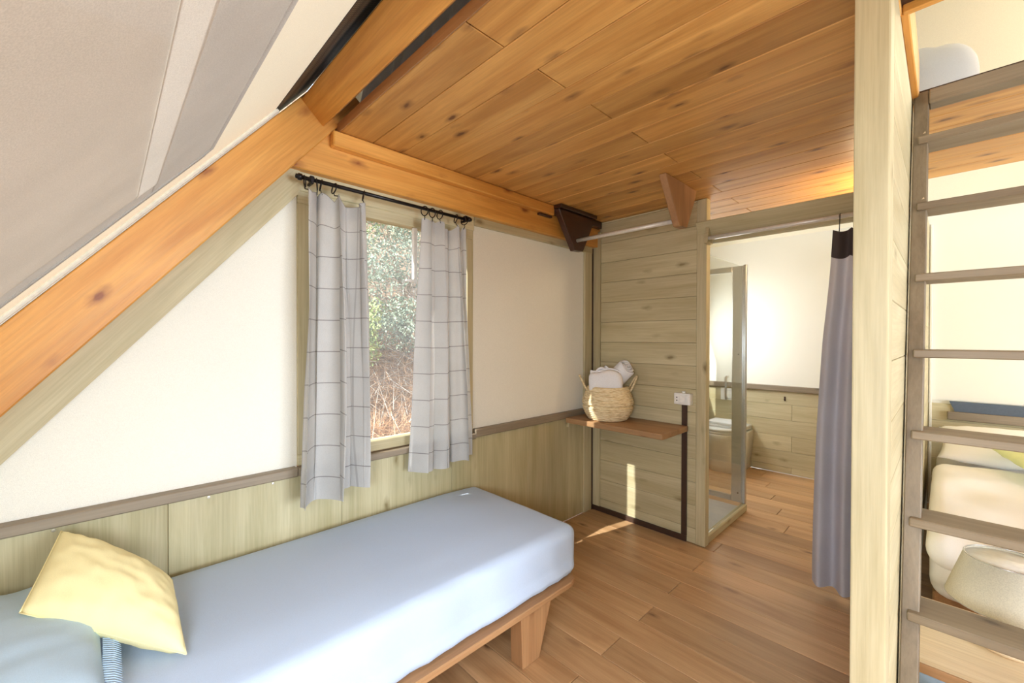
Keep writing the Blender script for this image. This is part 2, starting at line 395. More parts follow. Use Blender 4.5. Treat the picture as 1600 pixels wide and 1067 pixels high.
# ------------------------------------------------------------------ ground and hill outdoors
def hill_h(x, y):
    d = -2.9 - x
    base = 0.35 if d < 0 else 0.35 + 0.85 * d
    return base + 0.16 * noise.noise(Vector((x * 0.9, y * 0.9, 0))) * min(1, max(0, d)) * 1.5
bm = B(); nx, ny = 60, 60; g = {}
for i in range(nx + 1):
    for j in range(ny + 1):
        x = -2.15 - 9.5 * (i / nx) ** 1.3; y = -6 + 15 * j / ny
        g[i, j] = bm.verts.new((x, y, hill_h(x, y) - (0.45 if x > -2.6 else 0)))
for i in range(nx):
    for j in range(ny): bm.faces.new((g[i, j], g[i, j + 1], g[i + 1, j + 1], g[i + 1, j]))
bmesh.ops.recalc_face_normals(bm, faces=bm.faces)
struct(obj('ground_slope', bm, 'hill_soil', smooth=True), 'steep brown hillside seen through the window')
bm = B(); box(bm, -12, 14, -12, 16, -0.6, -0.35)
struct(obj('ground', bm, 'concrete'), 'bare ground around the lodge')
def sticks(name, mat, count, x0, x1, y0, y1, ln, wd, label, cat, lift=0.05):
    bm = B(); rr = random.Random(name)
    for _ in range(count):
        x = rr.uniform(x0, x1); y = rr.uniform(y0, y1); z = hill_h(x, y) + rr.uniform(0, lift)
        a = rr.uniform(0, math.pi); e = rr.uniform(-0.5, 0.7); l = ln * rr.uniform(0.5, 1.3)
        d = Vector((math.cos(a) * 0.75, math.sin(a), 0.65 * math.cos(a) * -1 + e)).normalized() * l
        s = d.orthogonal().normalized() * wd * rr.uniform(0.6, 1.4); p = Vector((x, y, z + 0.02)); s2 = d.cross(s).normalized() * s.length
        v = [bm.verts.new(p + q) for q in (s, -s * 0.5 + s2, -s * 0.5 - s2)]; tip = bm.verts.new(p + d + Vector((0, 0, 0.02 * rr.random())))
        for k in range(3): bm.faces.new((v[k], v[(k + 1) % 3], tip))
        bm.faces.new(v[::-1])
    return tag(obj(name, bm, mat), label, cat, kind='stuff')
sticks('needle_litter', 'needles', 9000, -4.4, -2.75, 0.6, 3.6, 0.22, 0.0035, 'dry brown pine needles lying on the hillside', 'litter', 0.08)
sticks('fallen_needles', 'needles_sunlit', 3500, -3.15, -2.85, 0.9, 2.6, 0.20, 0.004, 'pine needles at the foot of the hillside, sunlight painted in as brighter orange', 'litter', 0.09)
sticks('dry_twigs', 'twigs', 1300, -4.8, -2.9, 0.6, 4.0, 0.42, 0.0035, 'pale dry twigs tangled over the brown hillside', 'litter', 0.2)
def shrub(px, py, w, h, mat, label, seed, n=2600):
    rr = random.Random(seed); z0 = hill_h(px, py)
    t = thing('shrub', label, 'shrub', (px, py, z0 - 0.05), 'shrubs on the hillside')
    bm = B()
    for k in range(5):
        a = rr.uniform(0, 6.28); tube(bm, [(px, py, z0 - 0.05), (px + math.cos(a) * w * 0.25, py + math.sin(a) * w * 0.25, z0 + h * 0.5), (px + math.cos(a) * w * 0.4, py + math.sin(a) * w * 0.4, z0 + h * 0.85)], [0.02, 0.012, 0.004], 6)
    obj('stem', bm, 'bark', t)
    bm = B()
    for k in range(n):
        d = Vector((rr.gauss(0, 1), rr.gauss(0, 1), rr.gauss(0, 1))).normalized() * rr.random() ** 0.4
        p = Vector((px + d.x * w / 2, py + d.y * w / 2, z0 + h * 0.55 + d.z * h * 0.5)); p += Vector((noise.noise(p * 3), noise.noise(p * 3 + Vector((9, 0, 0))), 0)) * 0.12
        a = Vector((rr.gauss(0, 1), rr.gauss(0, 1), rr.gauss(0, 1))).normalized(); b = a.orthogonal().normalized(); s = rr.uniform(0.011, 0.027)
        v = [bm.verts.new(p - a * s), bm.verts.new(p + b * s * 0.4), bm.verts.new(p + a * s), bm.verts.new(p - b * s * 0.4)]; bm.faces.new(v)
    obj('foliage', bm, mat, t)
SH = [(-3.75, 1.55, 0.75, 0.75, 'leaf_green', 'yellow-green leafy shrub halfway up the hillside, left in the window'),
      (-3.85, 2.15, 0.8, 0.6, 'leaf_grey', 'grey-green low shrub halfway up the hillside, centre of the window'),
      (-4.3, 1.9, 1.0, 0.9, 'leaf_grey', 'grey-green bushy shrub above the leafy green one on the hillside'),
      (-4.7, 2.7, 1.1, 1.0, 'leaf_grey', 'large grey-green shrub high on the hillside, centre of the window'),
      (-5.1, 2.0, 1.2, 1.1, 'leaf_green', 'broad green shrub high up, top left in the window'),
      (-5.4, 3.3, 1.3, 1.1, 'leaf_grey', 'grey-green shrub beside the right window frame, high up'),
      (-6.2, 2.9, 1.6, 1.4, 'leaf_green', 'dark green shrub at the very top of the window view'),
      (-4.2, 3.0, 0.8, 0.6, 'leaf_grey', 'pale grey shrub low beside the right curtain')]
for i, s in enumerate(SH): shrub(*s, seed=i + 3)

# ------------------------------------------------------------------ floor
bm = B(); box(bm, WX - 0.05, EX, -0.95, BY + 0.05, -0.12, -0.02)
floor = struct(obj('floor', bm, 'duct_brown'), 'warm brown plank floor')
fp = 0.1562; y = 2.297 - fp * 20
row = 0
while y < BY:
    y1 = min(y + fp, BY)
    off = -1.012 if row % 2 == 1 else (-2.012 if row % 4 == 0 else -0.21)
    if y > 3.0: off += 0.12 * ((row * 7) % 5 - 2)
    cuts = [WX] + [off + 2.0 * k for k in range(-1, 5) if WX + 0.08 < off + 2.0 * k < EX - 0.08] + [EX - 0.01]
    for a, b in zip(cuts, cuts[1:]):
        plank('floorboard', 'floor_X', floor, a + 0.0014, b - 0.0014, y + 0.0010, y1 - 0.0010, -0.02, 0.0, 0.0018)
    y += fp; row += 1

# ------------------------------------------------------------------ loft: slab, ceiling boards, hole for the ladder
HX0, HX1, HY0, HY1 = -0.088, 0.62, 1.62, 2.24
LY0, LY1 = 0.746, 3.36
bm = B()
box(bm, WX, EX, LY0, HY0 - 0.01, CZ + 0.022, CZ + 0.044); box(bm, WX, EX, HY1 + 0.01, LY1, CZ + 0.022, CZ + 0.044)
box(bm, WX, HX0 - 0.01, HY0 - 0.01, HY1 + 0.01, CZ + 0.022, CZ + 0.044); box(bm, HX1 + 0.01, EX, HY0 - 0.01, HY1 + 0.01, CZ + 0.022, CZ + 0.044)
ceil = struct(obj('ceiling', bm, 'duct_brown', origin=(0, 2, CZ + 0.022)), 'warm stained plank ceiling under the loft')
cp = 0.1532; rowi = 0; y = LY0
while y < LY1 - 0.02:
    y1 = min(y + cp, LY1)
    cuts = [WX + 0.002] + ([-0.965, 1.05, 3.0] if rowi % 2 == 0 else [0.35, 2.3]) + [EX - 0.01]
    spans = list(zip(cuts, cuts[1:]))
    if y1 > HY0 + 0.02 and y < HY1 - 0.02:
        ns = []
        for a, b in spans:
            if a < HX0: ns.append((a, min(b, HX0)))
            if b > HX1: ns.append((max(a, HX1), b))
        spans = ns
    for a, b in spans: plank('ceiling_board', 'ceiling_X', ceil, a + 0.0018, b - 0.0018, y + 0.0013, y1 - 0.0013, CZ, CZ + 0.021, 0.0022)
    y += cp; rowi += 1
# lining of the hole
plank('hole_lining', 'orange_Y', ceil, HX0 - 0.006, HX0 + 0.014, HY0 - 0.012, HY1 + 0.01, CZ - 0.002, CZ + 0.16, 0.003)
plank('hole_lining', 'orange_X', ceil, HX0, HX1, HY0 - 0.022, HY0 - 0.002, CZ - 0.001, CZ + 0.13, 0.003)
# board closing the front edge of the loft
bm = B(); box(bm, -1.90, EX, 0.7405, 0.7452, CZ - 0.001, CZ + 0.043, 0.001)
struct(obj('trim_1', bm, 'brown_X'), 'dark brown board along the front edge of the loft')
# landing board at the far edge of the hole
bm = B(); box(bm, -0.045, HX1 + 0.05, HY1 - 0.07, HY1 - 0.005, CZ - 0.045, CZ + 0.008, 0.003)
struct(obj('trim_2', bm, 'grey_X'), 'grey-brown landing board at the top of the ladder')

# ------------------------------------------------------------------ window wall (left)
WY0, WY1, WZ0, WZ1 = 0.595, 1.565, 0.795, 1.99      # window opening
bm = B(); xa, xb = WX - 0.03, WX - 0.008
def cpoly(pts): prism(bm, pts, 'x', xa, xb)
cpoly([(-0.74, 0.78), (WY0, 0.78), (WY0, roof_z(WY0) - 0.02), (-0.735, 0.80)])
cpoly([(WY1, 0.78), (3.95, 0.78), (3.95, 2.30), (WY1, 2.30)]); cpoly([(4.55, 0.78), (BY, 0.78), (BY, 2.30), (4.55, 2.30)])
cpoly([(3.95, 0.78), (4.55, 0.78), (4.55, 1.0), (3.95, 1.0)]); cpoly([(3.95, 1.9), (4.55, 1.9), (4.55, 2.30), (3.95, 2.30)])
cpoly([(WY0, WZ1), (WY1, WZ1), (WY1, 2.30), (WY0, 2.30)])
cpoly([(WY0, 2.30), (BY, 2.30), (RIDGE, roof_z(RIDGE) - 0.1)])
wl = struct(obj('wall_left', bm, 'canvas_wall', origin=(WX, 1.5, 0)), 'cream canvas wall around the window')
wlist = [-0.95, -0.47, 0.16, 0.788, 1.415, 2.043, PY - 0.02]
for a, b in zip(wlist, wlist[1:]):
    plank('wall_panel', 'wall_Z', wl, WX - 0.022, WX, a + 0.0006, b - 0.0006, 0.0, 0.765, 0.0015)
plank('wall_panel', 'wall_Z', wl, WX - 0.022, WX, PY + 0.05, BY, 0.0, 0.765, 0.0015)
# small pale screws under the ledge
for y in (-0.12, 0.28, 0.50):
    bm = B(); lathe(bm, [(0.001, 0.0), (0.006, 0.0), (0.005, 0.002), (0.001, 0.0025)], (0, 0, 0), 12)
    for v in bm.verts: v.co = Vector((WX + v.co.z, y + v.co.x, 0.742 + v.co.y))
    obj('screw', bm, 'screw', wl)
def trimbox(n, mat, label, *b, bev=0.003):
    bm = B(); box(bm, *b, bev); return struct(obj('trim_%d' % n, bm, mat), label)
# ledge
trimbox(3, 'grey_Y', 'grey ledge running under the canvas left of the window', WX - 0.02, WX + 0.032, -0.62, WY0 - 0.005, 0.757, 0.795, bev=0.004)
trimbox(4, 'grey_Y', 'grey ledge under the window', WX - 0.02, WX + 0.032, WY0 - 0.004, WY1 + 0.004, 0.757, 0.790, bev=0.004)
trimbox(5, 'grey_Y', 'grey ledge running under the canvas right of the window', WX - 0.02, WX + 0.026, WY1 + 0.005, PY - 0.125, 0.764, 0.812, bev=0.004)
# frames on the canvas
trimbox(6, 'olive_Y', 'pale olive rail below the tie beam', WX - 0.006, WX + 0.016, WY1 - 0.0, PY - 0.03, 2.02, 2.085)
trimbox(7, 'olive_Z', 'pale olive upright closing the canvas at the corner', WX - 0.006, WX + 0.012, PY - 0.122, PY - 0.028, 0.0, 2.06)
bm = B(); dy = 0.05
pr = [(-0.70, roof_z(-0.70) - 0.42), (0.60, roof_z(0.60) - 0.42), (0.60, roof_z(0.60) - 0.20), (-0.70, roof_z(-0.70) - 0.20)]
prism(bm, [(y, z) for y, z in pr], 'x', WX - 0.005, WX + 0.02)
t8 = struct(obj('trim_8', bm, 'olive_Y'), 'sloping olive board under the orange rafter')
# tie beam
bm = B(); prism(bm, [(0.46, 2.068), (PY + 0.03, 2.068), (PY + 0.03, CZ + 0.02), (0.64, CZ + 0.02)], 'x', WX - 0.005, WX + 0.05, 0.004)
struct(obj('trim_9', bm, 'orange_Y'), 'orange tie beam above the curtain rod')
bm = B(); box(bm, WX + 0.05, WX + 0.095, 0.715, 2.20, CZ - 0.068, CZ - 0.002, 0.005)
struct(obj('trim_10', bm, 'orange_Y'), 'orange batten along the top of the tie beam')
bm = B(); box(bm, WX + 0.05, WX + 0.09, 2.20, PY - 0.01, CZ - 0.055, CZ - 0.002, 0.004); box(bm, WX + 0.05, WX + 0.075, 2.07, 2.20, CZ - 0.083, CZ - 0.069, 0.003)
struct(obj('trim_11', bm, 'dark_Y'), 'dark stained end of the batten above the left hanger')
# rafter
TH = math.atan(SL); ct, st = math.cos(TH), math.sin(TH)
def rp(y, down): return (y + down * st, roof_z(y) - down * ct)     # point 'down' metres below the roof line, perpendicular
bm = B(); prism(bm, [rp(-0.72, 0.012), rp(0.72, 0.012), rp(0.72, 0.178), rp(-0.72, 0.178)], 'x', WX - 0.02, WX + 0.07, 0.004)
raft = struct(obj('trim_12', bm, 'orange_Y'), 'thick orange rafter rising across the gable')
# the rafter's grain follows its slope: build it flat and tilt it
for o in (raft, t8):
    for v in o.data.vertices:
        p = Vector((0, v.co.y, v.co.z)); v.co.y = p.y * ct + p.z * st; v.co.z = -p.y * st + p.z * ct
    o.rotation_euler = (TH, 0, 0)
bm = B(); prism(bm, [rp(-0.72, -0.004), rp(0.50, -0.004), rp(0.50, 0.011), rp(-0.72, 0.011)], 'x', WX + 0.03, WX + 0.066)
tube(bm, [(WX + 0.07, *rp(-0.72, 0.002)), (WX + 0.07, *rp(0.50, 0.002))], 0.007, 8)
struct(obj('trim_13', bm, 'rail_white'), 'pale keder rail holding the roof canvas along the rafter')
# purlin
bm = B(); a0, b0 = Vector((0.590, 2.352)), Vector((0.679, 2.266)); d0 = Vector((ct, st)) * 0.085
prism(bm, [tuple(a0), tuple(b0), tuple(b0 + d0), tuple(a0 + d0)], 'x', WX + 0.005, EX, 0.003)
struct(obj('trim_14', bm, 'orange_X'), 'thick orange purlin above the loft edge')

# window
wn = thing('window_1', 'window with cream frame looking onto the hillside', 'window', (WX, (WY0 + WY1) / 2, WZ0), kind='structure')
del wn['category']
def fr(name, *b, mat='olive_Z', bev=0.003): bm = B(); box(bm, *b, bev); return obj(name, bm, mat, wn)
fx0, fx1 = WX - 0.055, WX + 0.004
fr('frame_head', fx0, fx1, WY0, WY1, WZ1 - 0.055, WZ1, mat='olive_Y'); fr('frame_sill', fx0, fx1, WY0, WY1, WZ0, WZ0 + 0.05, mat='olive_Y')
fr('frame_jamb', fx0, fx1, WY0, WY0 + 0.05, WZ0 + 0.05, WZ1 - 0.055); fr('frame_jamb', fx0, fx1, WY1 - 0.045, WY1, WZ0 + 0.05, WZ1 - 0.055)
fr('frame_head_cover', WX + 0.0, WX + 0.012, WY0 - 0.02, WY1, WZ1 - 0.004, 2.07, mat='olive_Y')
bm = B(); box(bm, WX - 0.034, WX - 0.028, WY0 + 0.045, WY1 - 0.04, WZ0 + 0.045, WZ1 - 0.05); obj('pane', bm, 'window_glass', wn)
bm = B(); box(bm, WX - 0.020, WX + 0.002, 1.165, 1.190, 1.66, 1.935, 0.004)
prism(bm, [(1.125, 1.650), (1.19, 1.640), (1.19, 1.662), (1.125, 1.659)], 'x', WX - 0.014, WX - 0.002); obj('stay', bm, 'white_plastic', wn, label='white window stay')

w4 = thing('window_4', 'small window in the left wall of the bathroom', 'window', (WX, 4.25, 1.0), kind='structure'); del w4['category']
for nm, b in (('frame_jamb', (3.95, 3.99, 1.0, 1.9)), ('frame_jamb', (4.51, 4.55, 1.0, 1.9)), ('frame_head', (3.99, 4.51, 1.86, 1.9)), ('frame_sill', (3.99, 4.51, 1.0, 1.04))):
    bm = B(); box(bm, fx0, fx1, *b, 0.003); obj(nm, bm, 'olive_Z', w4)
bm = B(); box(bm, WX - 0.034, WX - 0.028, 3.985, 4.515, 1.035, 1.865); obj('pane', bm, 'glass', w4)

# ------------------------------------------------------------------ roof canvas with its window
rt = 0.006
def sheet(bm, x0, x1, y0, y1, lift=0.0, nx=24, ny=8, sag=0.0, seed=0):
    g = {}
    for i in range(nx + 1):
        for j in range(ny + 1):
            u, v = i / nx, j / ny; x = x0 + (x1 - x0) * u; y = y0 + (y1 - y0) * v
            s = -sag * (4 * u * (1 - u)) ** 0.5 * (4 * v * (1 - v)) ** 0.5 + sag * 0.25 * noise.noise(Vector((x * 2.5, y * 3, seed))) * (4 * v * (1 - v))
            g[i, j] = bm.verts.new((x, y + lift * -st + s * -st * -1, roof_z(y) + lift * ct + s * ct))
    for i in range(nx):
        for j in range(ny): bm.faces.new((g[i, j], g[i, j + 1], g[i + 1, j + 1], g[i + 1, j]))
    return bm
PX0, PX1, PY0_, PY1_ = -1.65, 0.55, -0.52, 0.245
bm = B(); RX0 = WX - 0.08
sheet(bm, RX0, EX + 0.05, PY1_, 0.50, 0.004); sheet(bm, RX0, EX + 0.05, -0.75, PY0_, 0.004)
sheet(bm, RX0, PX0, PY0_, PY1_, 0.004); sheet(bm, PX1, 0.80, PY0_, PY1_, 0.004); sheet(bm, 2.70, EX + 0.05, PY0_, PY1_, 0.004)
struct(obj('roof_front', bm, 'canvas', smooth=True, origin=(0, 0, 1.6)), 'cream canvas of the front roof slope')
# upper front slope, ridge, back slope
bm = B()
prism(bm, [(0.62, roof_z(0.62) + 0.02), (RIDGE, roof_z(RIDGE)), (RIDGE, roof_z(RIDGE) + 0.02), (0.62, roof_z(0.62) + 0.04)], 'x', RX0, EX + 0.05)
prism(bm, [(BY + 0.35, roof_z(RIDGE) - SL * (BY + 0.35 - RIDGE)), (RIDGE, roof_z(RIDGE)), (RIDGE, roof_z(RIDGE) + 0.02), (BY + 0.35, roof_z(RIDGE) - SL * (BY + 0.35 - RIDGE) + 0.02)], 'x', RX0, EX + 0.05)
struct(obj('roof_back', bm, 'canvas', origin=(0, RIDGE, 3)), 'cream canvas of the upper roof over the loft')
# ventilation strip along the purlin
bm = B(); prism(bm, [(0.495, roof_z(0.495) + 0.004), (0.655, roof_z(0.655) + 0.004), (0.655, roof_z(0.655) + 0.012), (0.495, roof_z(0.495) + 0.012)], 'x', WX - 0.05, EX)
struct(obj('trim_15', bm, 'vent_net'), 'black perforated ventilation strip along the purlin')
# the roof window near the camera: fly screen, pale hem, grey surround, welt
rw = thing('window_2', 'grey fly-screen window in the sloping roof canvas', 'window', (-0.5, -0.1, roof_z(-0.1) - 0.02), kind='structure'); del rw['category']
bm = B(); sheet(bm, PX0 + 0.12, PX1, PY0_, 0.058, -0.006, 40, 14, 0.012, 2); obj('fly_screen', bm, 'fly_screen', rw, True)
bm = B(); sheet(bm, PX0 + 0.12, PX1, 0.055, 0.10, -0.008, 40, 4, 0.004, 5); obj('hem', bm, 'canvas_hem', rw, True)
bm = B(); sheet(bm, PX0, PX1, 0.096, PY1_ + 0.004, -0.003, 40, 8, 0.010, 8); sheet(bm, PX0, PX0 + 0.124, PY0_, 0.10, -0.003, 6, 14, 0.004, 9); obj('surround', bm, 'canvas_grey', rw, True)
bm = B(); tube(bm, [(PX1, PY1_, roof_z(PY1_) - 0.004), (PX0 + 0.02, PY1_, roof_z(PY1_) - 0.004), (PX0, PY1_ - 0.02, roof_z(PY1_ - 0.02) - 0.004), (PX0, PY0_, roof_z(PY0_) - 0.004)], 0.006, 8); obj('welt', bm, 'canvas_grey', rw, True)

rw3 = thing('window_3', 'fly-screen window in the roof canvas behind the camera', 'window', (1.75, -0.1, roof_z(-0.1)), kind='structure'); del rw3['category']
bm = B(); sheet(bm, 0.79, 2.71, PY0_ - 0.005, PY1_ + 0.005, 0.0, 20, 10, 0.006, 3); obj('fly_screen', bm, 'fly_screen', rw3, True)
# ------------------------------------------------------------------ plank partition (back wall of this room)
PX_L, PX_R = -1.875, -1.134
bm = B(); box(bm, WX, -1.072, PY + 0.022, PY + 0.05, 0, CZ)
pw = struct(obj('wall_back', bm, 'olive_X'), 'olive-stained plank partition beside the bathroom')
z = 0.099; zs = [0.0]
while z < CZ: zs.append(z); z += 0.1533
zs.append(CZ - 0.002)
for a, b in zip(zs, zs[1:]):
    plank('partition_board', 'olive_X', pw, PX_L, PX_R, PY, PY + 0.021, a + 0.0007, b - 0.0007, 0.0018)
plank('corner_board', 'olive_Z', pw, -1.94, PX_L - 0.001, PY - 0.010, PY + 0.021, 0.0, CZ - 0.075, 0.002)
plank('end_post', 'olive_Z', pw, PX_R + 0.001, -1.070, PY - 0.004, PY + 0.055, 0.0, CZ - 0.001, 0.003)
# header over the bathroom doorway: slanting board
bm = B(); prism(bm, [(PY - 0.055, 2.098), (PY - 0.040, 2.104), (PY + 0.045, 1.985), (PY + 0.030, 1.978)], 'x', -1.122, -0.16)
struct(obj('trim_16', bm, 'olive_X'), 'slanting olive header board over the bathroom doorway')
bm = B(); box(bm, -1.07, -0.16, PY + 0.03, PY + 0.055, 1.97, 2.10, 0.002)
struct(obj('trim_17', bm, 'olive_X'), 'olive beam behind the header of the bathroom doorway')
# cable ducts
bm = B(); box(bm, WX + 0.012, -1.942, PY - 0.028, PY - 0.002, 0.0, 2.06, 0.002); struct(obj('trim_18', bm, 'duct_brown'), 'dark brown cable duct in the corner')
bm = B(); box(bm, -1.938, -1.19, PY - 0.014, PY - 0.001, 0.0, 0.038, 0.002); struct(obj('trim_19', bm, 'duct_brown'), 'dark brown cable duct along the foot of the partition')
bm = B(); box(bm, -1.224, -1.189, PY - 0.015, PY - 0.001, 0.039, 0.915, 0.002); struct(obj('trim_20', bm, 'duct_brown'), 'dark brown upright cable duct below the wall socket')

# ------------------------------------------------------------------ bathroom and bedroom back wall
bm = B(); box(bm, WX, EX, BY + 0.022, BY + 0.05, 0.0, 0.86); box(bm, WX, EX, BY + 0.01, BY + 0.03, 0.86, 2.9)
wb = struct(obj('wall_bathroom', bm, 'canvas_wall'), 'back wall of cream canvas over pale olive boards')
zs = [0.0, 0.068, 0.223, 0.38, 0.537, 0.692, 0.83]
for i, (a, b) in enumerate(zip(zs, zs[1:])):
    cuts = [WX, -1.053, 1.2, EX] if i % 2 == 0 else [WX, -0.30, 2.0, EX]
    for c0, c1 in zip(cuts, cuts[1:]): plank('wall_board', 'olive_X', wb, c0 + 0.0008, c1 - 0.0008, BY, BY + 0.021, a + 0.0008, b - 0.0008, 0.0022)
bm = B(); box(bm, WX, -0.17, BY - 0.03, BY + 0.012, 0.828, 0.882, 0.004); struct(obj('trim_21', bm, 'grey_X'), 'grey ledge on the bathroom wall')
bm = B(); box(bm, 0.02, EX, BY - 0.04, BY + 0.012, 0.71, 0.775, 0.004); struct(obj('trim_22', bm, 'grey_X'), 'grey ledge on the bedroom wall behind the double bed')
bm = B(); prism(bm, [(0.06, 0.776), (EX, 0.776), (EX, 0.855), (0.03, 0.855)], 'y', BY - 0.02, BY + 0.009); struct(obj('trim_23', bm, 'net_blue'), 'blue-grey net strip above the bedroom ledge')
bm = B(); box(bm, -0.088, -0.07, BY - 0.02, BY + 0.01, 0.0, 2.3, 0.004); struct(obj('trim_24', bm, 'canvas_wall'), 'pale corner upright of the bedroom canvas')

# wall with the post, carrying the ladder
WRX0, WRX1, WRY = -0.160, -0.092, 1.33
bm = B(); box(bm, WRX0 + 0.01, WRX1 - 0.022, WRY + 0.09, BY, 0.0, CZ)
wr = struct(obj('wall_right', bm, 'olive_Y'), 'pale boarded wall behind the ladder')
z = 0.02; zs = [0.0]
while z < CZ: zs.append(z + 0.05); z += 0.1533
zs[-1] = CZ - 0.002
for a, b in zip(zs, zs[1:]):
    plank('wall_board', 'olive_Y', wr, WRX1 - 0.021, WRX1, WRY + 0.092, BY, a + 0.0007, b - 0.0007, 0.0018)
    plank('wall_board', 'olive_Y', wr, WRX0 - 0.011, WRX0 + 0.010, PY - 0.02, BY, a + 0.0007, b - 0.0007, 0.0018)
bm = B(); box(bm, WRX0, WRX1, WRY, WRY + 0.09, 0.0, CZ - 0.001, 0.004, 2)
struct(obj('trim_25', bm, 'olive_Z'), 'pale olive post standing at the end of the boarded wall')

# front knee wall, end wall with the glazed entrance
bm = B(); box(bm, WX, EX, -0.80, -0.76, 0.0, roof_z(-0.76)); struct(obj('wall_front', bm, 'wall_Z'), 'low olive wall under the eaves')
bm = B(); ex0, ex1 = EX + 0.0, EX + 0.04
box(bm, ex0, ex1, -0.8, -0.45, 0, 0.70); box(bm, ex0, ex1, 3.60, BY, 0, 2.3)
prism(bm, [(0.55, 2.16), (3.60, 2.16), (3.60, 2.3), (BY, 2.3), (RIDGE, roof_z(RIDGE)), (0.55, roof_z(0.55))], 'x', ex0, ex1)
we = struct(obj('wall_end', bm, 'canvas_wall'), 'canvas end wall with the glazed entrance')
dr = thing('door_1', 'wide glazed entrance in the end wall', 'door', (EX + 0.02, 2.2, 0), kind='structure'); del dr['category']
for (a, b) in ((0.50, 0.56), (1.52, 1.58), (2.54, 2.60), (3.54, 3.60)):
    bm = B(); box(bm, EX, EX + 0.05, a, b, 0, 2.14, 0.004); obj('stile', bm, 'olive_Z', dr)
bm = B(); box(bm, EX, EX + 0.05, 0.56, 3.54, 2.08, 2.14, 0.004); obj('head', bm, 'olive_Y', dr)
for (a, b) in ((0.56, 1.52), (1.58, 2.54), (2.60, 3.54)):
    bm = B(); box(bm, EX + 0.02, EX + 0.026, a, b, 0.02, 2.08); obj('pane', bm, 'glass', dr)
bm = B(); prism(bm, [(-0.45, 0.70), (0.50, 0.70), (0.50, roof_z(0.5) - 0.02), (-0.45, roof_z(-0.45) - 0.02)], 'x', EX + 0.02, EX + 0.026); obj('side_pane', bm, 'glass', dr)
bm = B(); box(bm, EX, EX + 0.05, -0.45, 0.50, 0.0, 0.70, 0.003); obj('lower_panel', bm, 'wall_Z', dr)

# ------------------------------------------------------------------ curtain rod, rings, curtains
RX, RZ = -1.862, 2.018
cr = thing('curtain_rod', 'black metal curtain rod with rings above the window', 'curtain rod', (RX, 1.0, RZ))
bm = B(); tube(bm, [(RX, 0.585, RZ), (RX, 1.458, RZ - 0.004)], 0.0085, 12); obj('rod', bm, 'black_metal', cr, True)
for y, s in ((0.585, -1), (1.458, 1)):
    bm = B(); lathe(bm, [(0.003, 0), (0.014, 0.003), (0.014, 0.016), (0.010, 0.020), (0.010, 0.026), (0.003, 0.028)], (0, 0, 0), 14)
    for v in bm.verts: v.co = Vector((RX + v.co.x, y + s * (v.co.z - 0.004), RZ + v.co.y))
    obj('finial', bm, 'black_metal', cr, True)
for y in (0.625, 1.44):
    bm = B(); box(bm, WX + 0.05, RX + 0.012, y - 0.006, y + 0.006, RZ - 0.020, RZ - 0.008, 0.002); box(bm, RX - 0.012, RX + 0.012, y - 0.010, y + 0.010, RZ - 0.014, RZ + 0.014, 0.004); obj('bracket', bm, 'black_metal', cr)
def curtain(name, label, y_top, y_bot, z_top, z_bot, folds, amp, seed, rings, xoff=0.0, n=110, m=60, group='linen curtains at the window'):
    """y_top/y_bot: (left,right) at rod and hem; z_bot: function of u"""
    t = thing(name, label, 'curtain', (RX, (y_top[0] + y_top[1]) / 2, z_bot(0.5)), group)
    def pos(u, v):
        y = (y_top[0] + (y_top[1] - y_top[0]) * u) * (1 - v) + (y_bot[0] + (y_bot[1] - y_bot[0]) * u) * v
        # slack between the rings
        near = min(abs(u - r) for r in rings); sag = 0.035 * min(1, near / 0.11) ** 1.5 * max(0, 1 - v * 6)
        z = (z_top - sag) * (1 - v) + z_bot(u) * v
        ph = u * folds * 2 * math.pi + 0.9 * math.sin(u * 5 + seed) + 0.5 * math.sin(v * 3 + seed * 2)
        a = amp * (0.55 + 0.45 * min(1, v * 3)) * (0.8 + 0.4 * noise.noise(Vector((u * 4, seed, v * 1.2))))
        x = math.sin(ph) * a + 0.35 * a * math.sin(2.3 * ph + seed + v * 2) + 0.006 * noise.noise(Vector((u * 9, v * 5, seed)))
        y += 0.35 * a * math.sin(2 * ph)
        return Vector((RX + xoff + x, y, z))
    def grid(u0, u1, v0, v1, nn, mm, off=0.0):
        bm = B(); uv = bm.loops.layers.uv.new('UVMap'); g = {}
        for i in range(nn + 1):
            for j in range(mm + 1):
                u, v = u0 + (u1 - u0) * i / nn, v0 + (v1 - v0) * j / mm; p = pos(u, v)
                if off: p.x += off
                vt = bm.verts.new(p); g[i, j] = (vt, (u * 0.62, (1 - v) * (z_top - z_bot(0.5)) + 0.04))
        for i in range(nn):
            for j in range(mm):
                q = [g[i, j], g[i, j + 1], g[i + 1, j + 1], g[i + 1, j]]; f = bm.faces.new([a[0] for a in q])
                for lp, a in zip(f.loops, q): lp[uv].uv = a[1]
        return bm
    bm = grid(0, 1, 0, 1, n, m); obj('drape', bm, 'linen_check', t, True)
    bm = grid(0, 1, 0.885, 0.999, n, 6, -0.003); obj('hem', bm, 'linen_check', t, True, label='doubled hem')
    bm = grid(0, 1, 0.0, 0.055, n, 4, -0.003); obj('heading', bm, 'linen_check', t, True)
    for r in rings:
        p = pos(r, 0.0); bm = B(); ax = Vector((0.35 * math.sin(r * 40 + seed), 1, 0.2 * math.cos(r * 30)))
        torus(bm, (RX, p.y, RZ - 0.014), ax, 0.023, 0.0028, 22, 6); obj('ring', bm, 'black_metal', t, True)
        bm = B(); tube(bm, [(RX, p.y, RZ - 0.037), (RX + 0.003, p.y, RZ - 0.046), (p.x, p.y, p.z - 0.01)], 0.0022, 6); obj('clip', bm, 'black_metal', t, True)
    return t
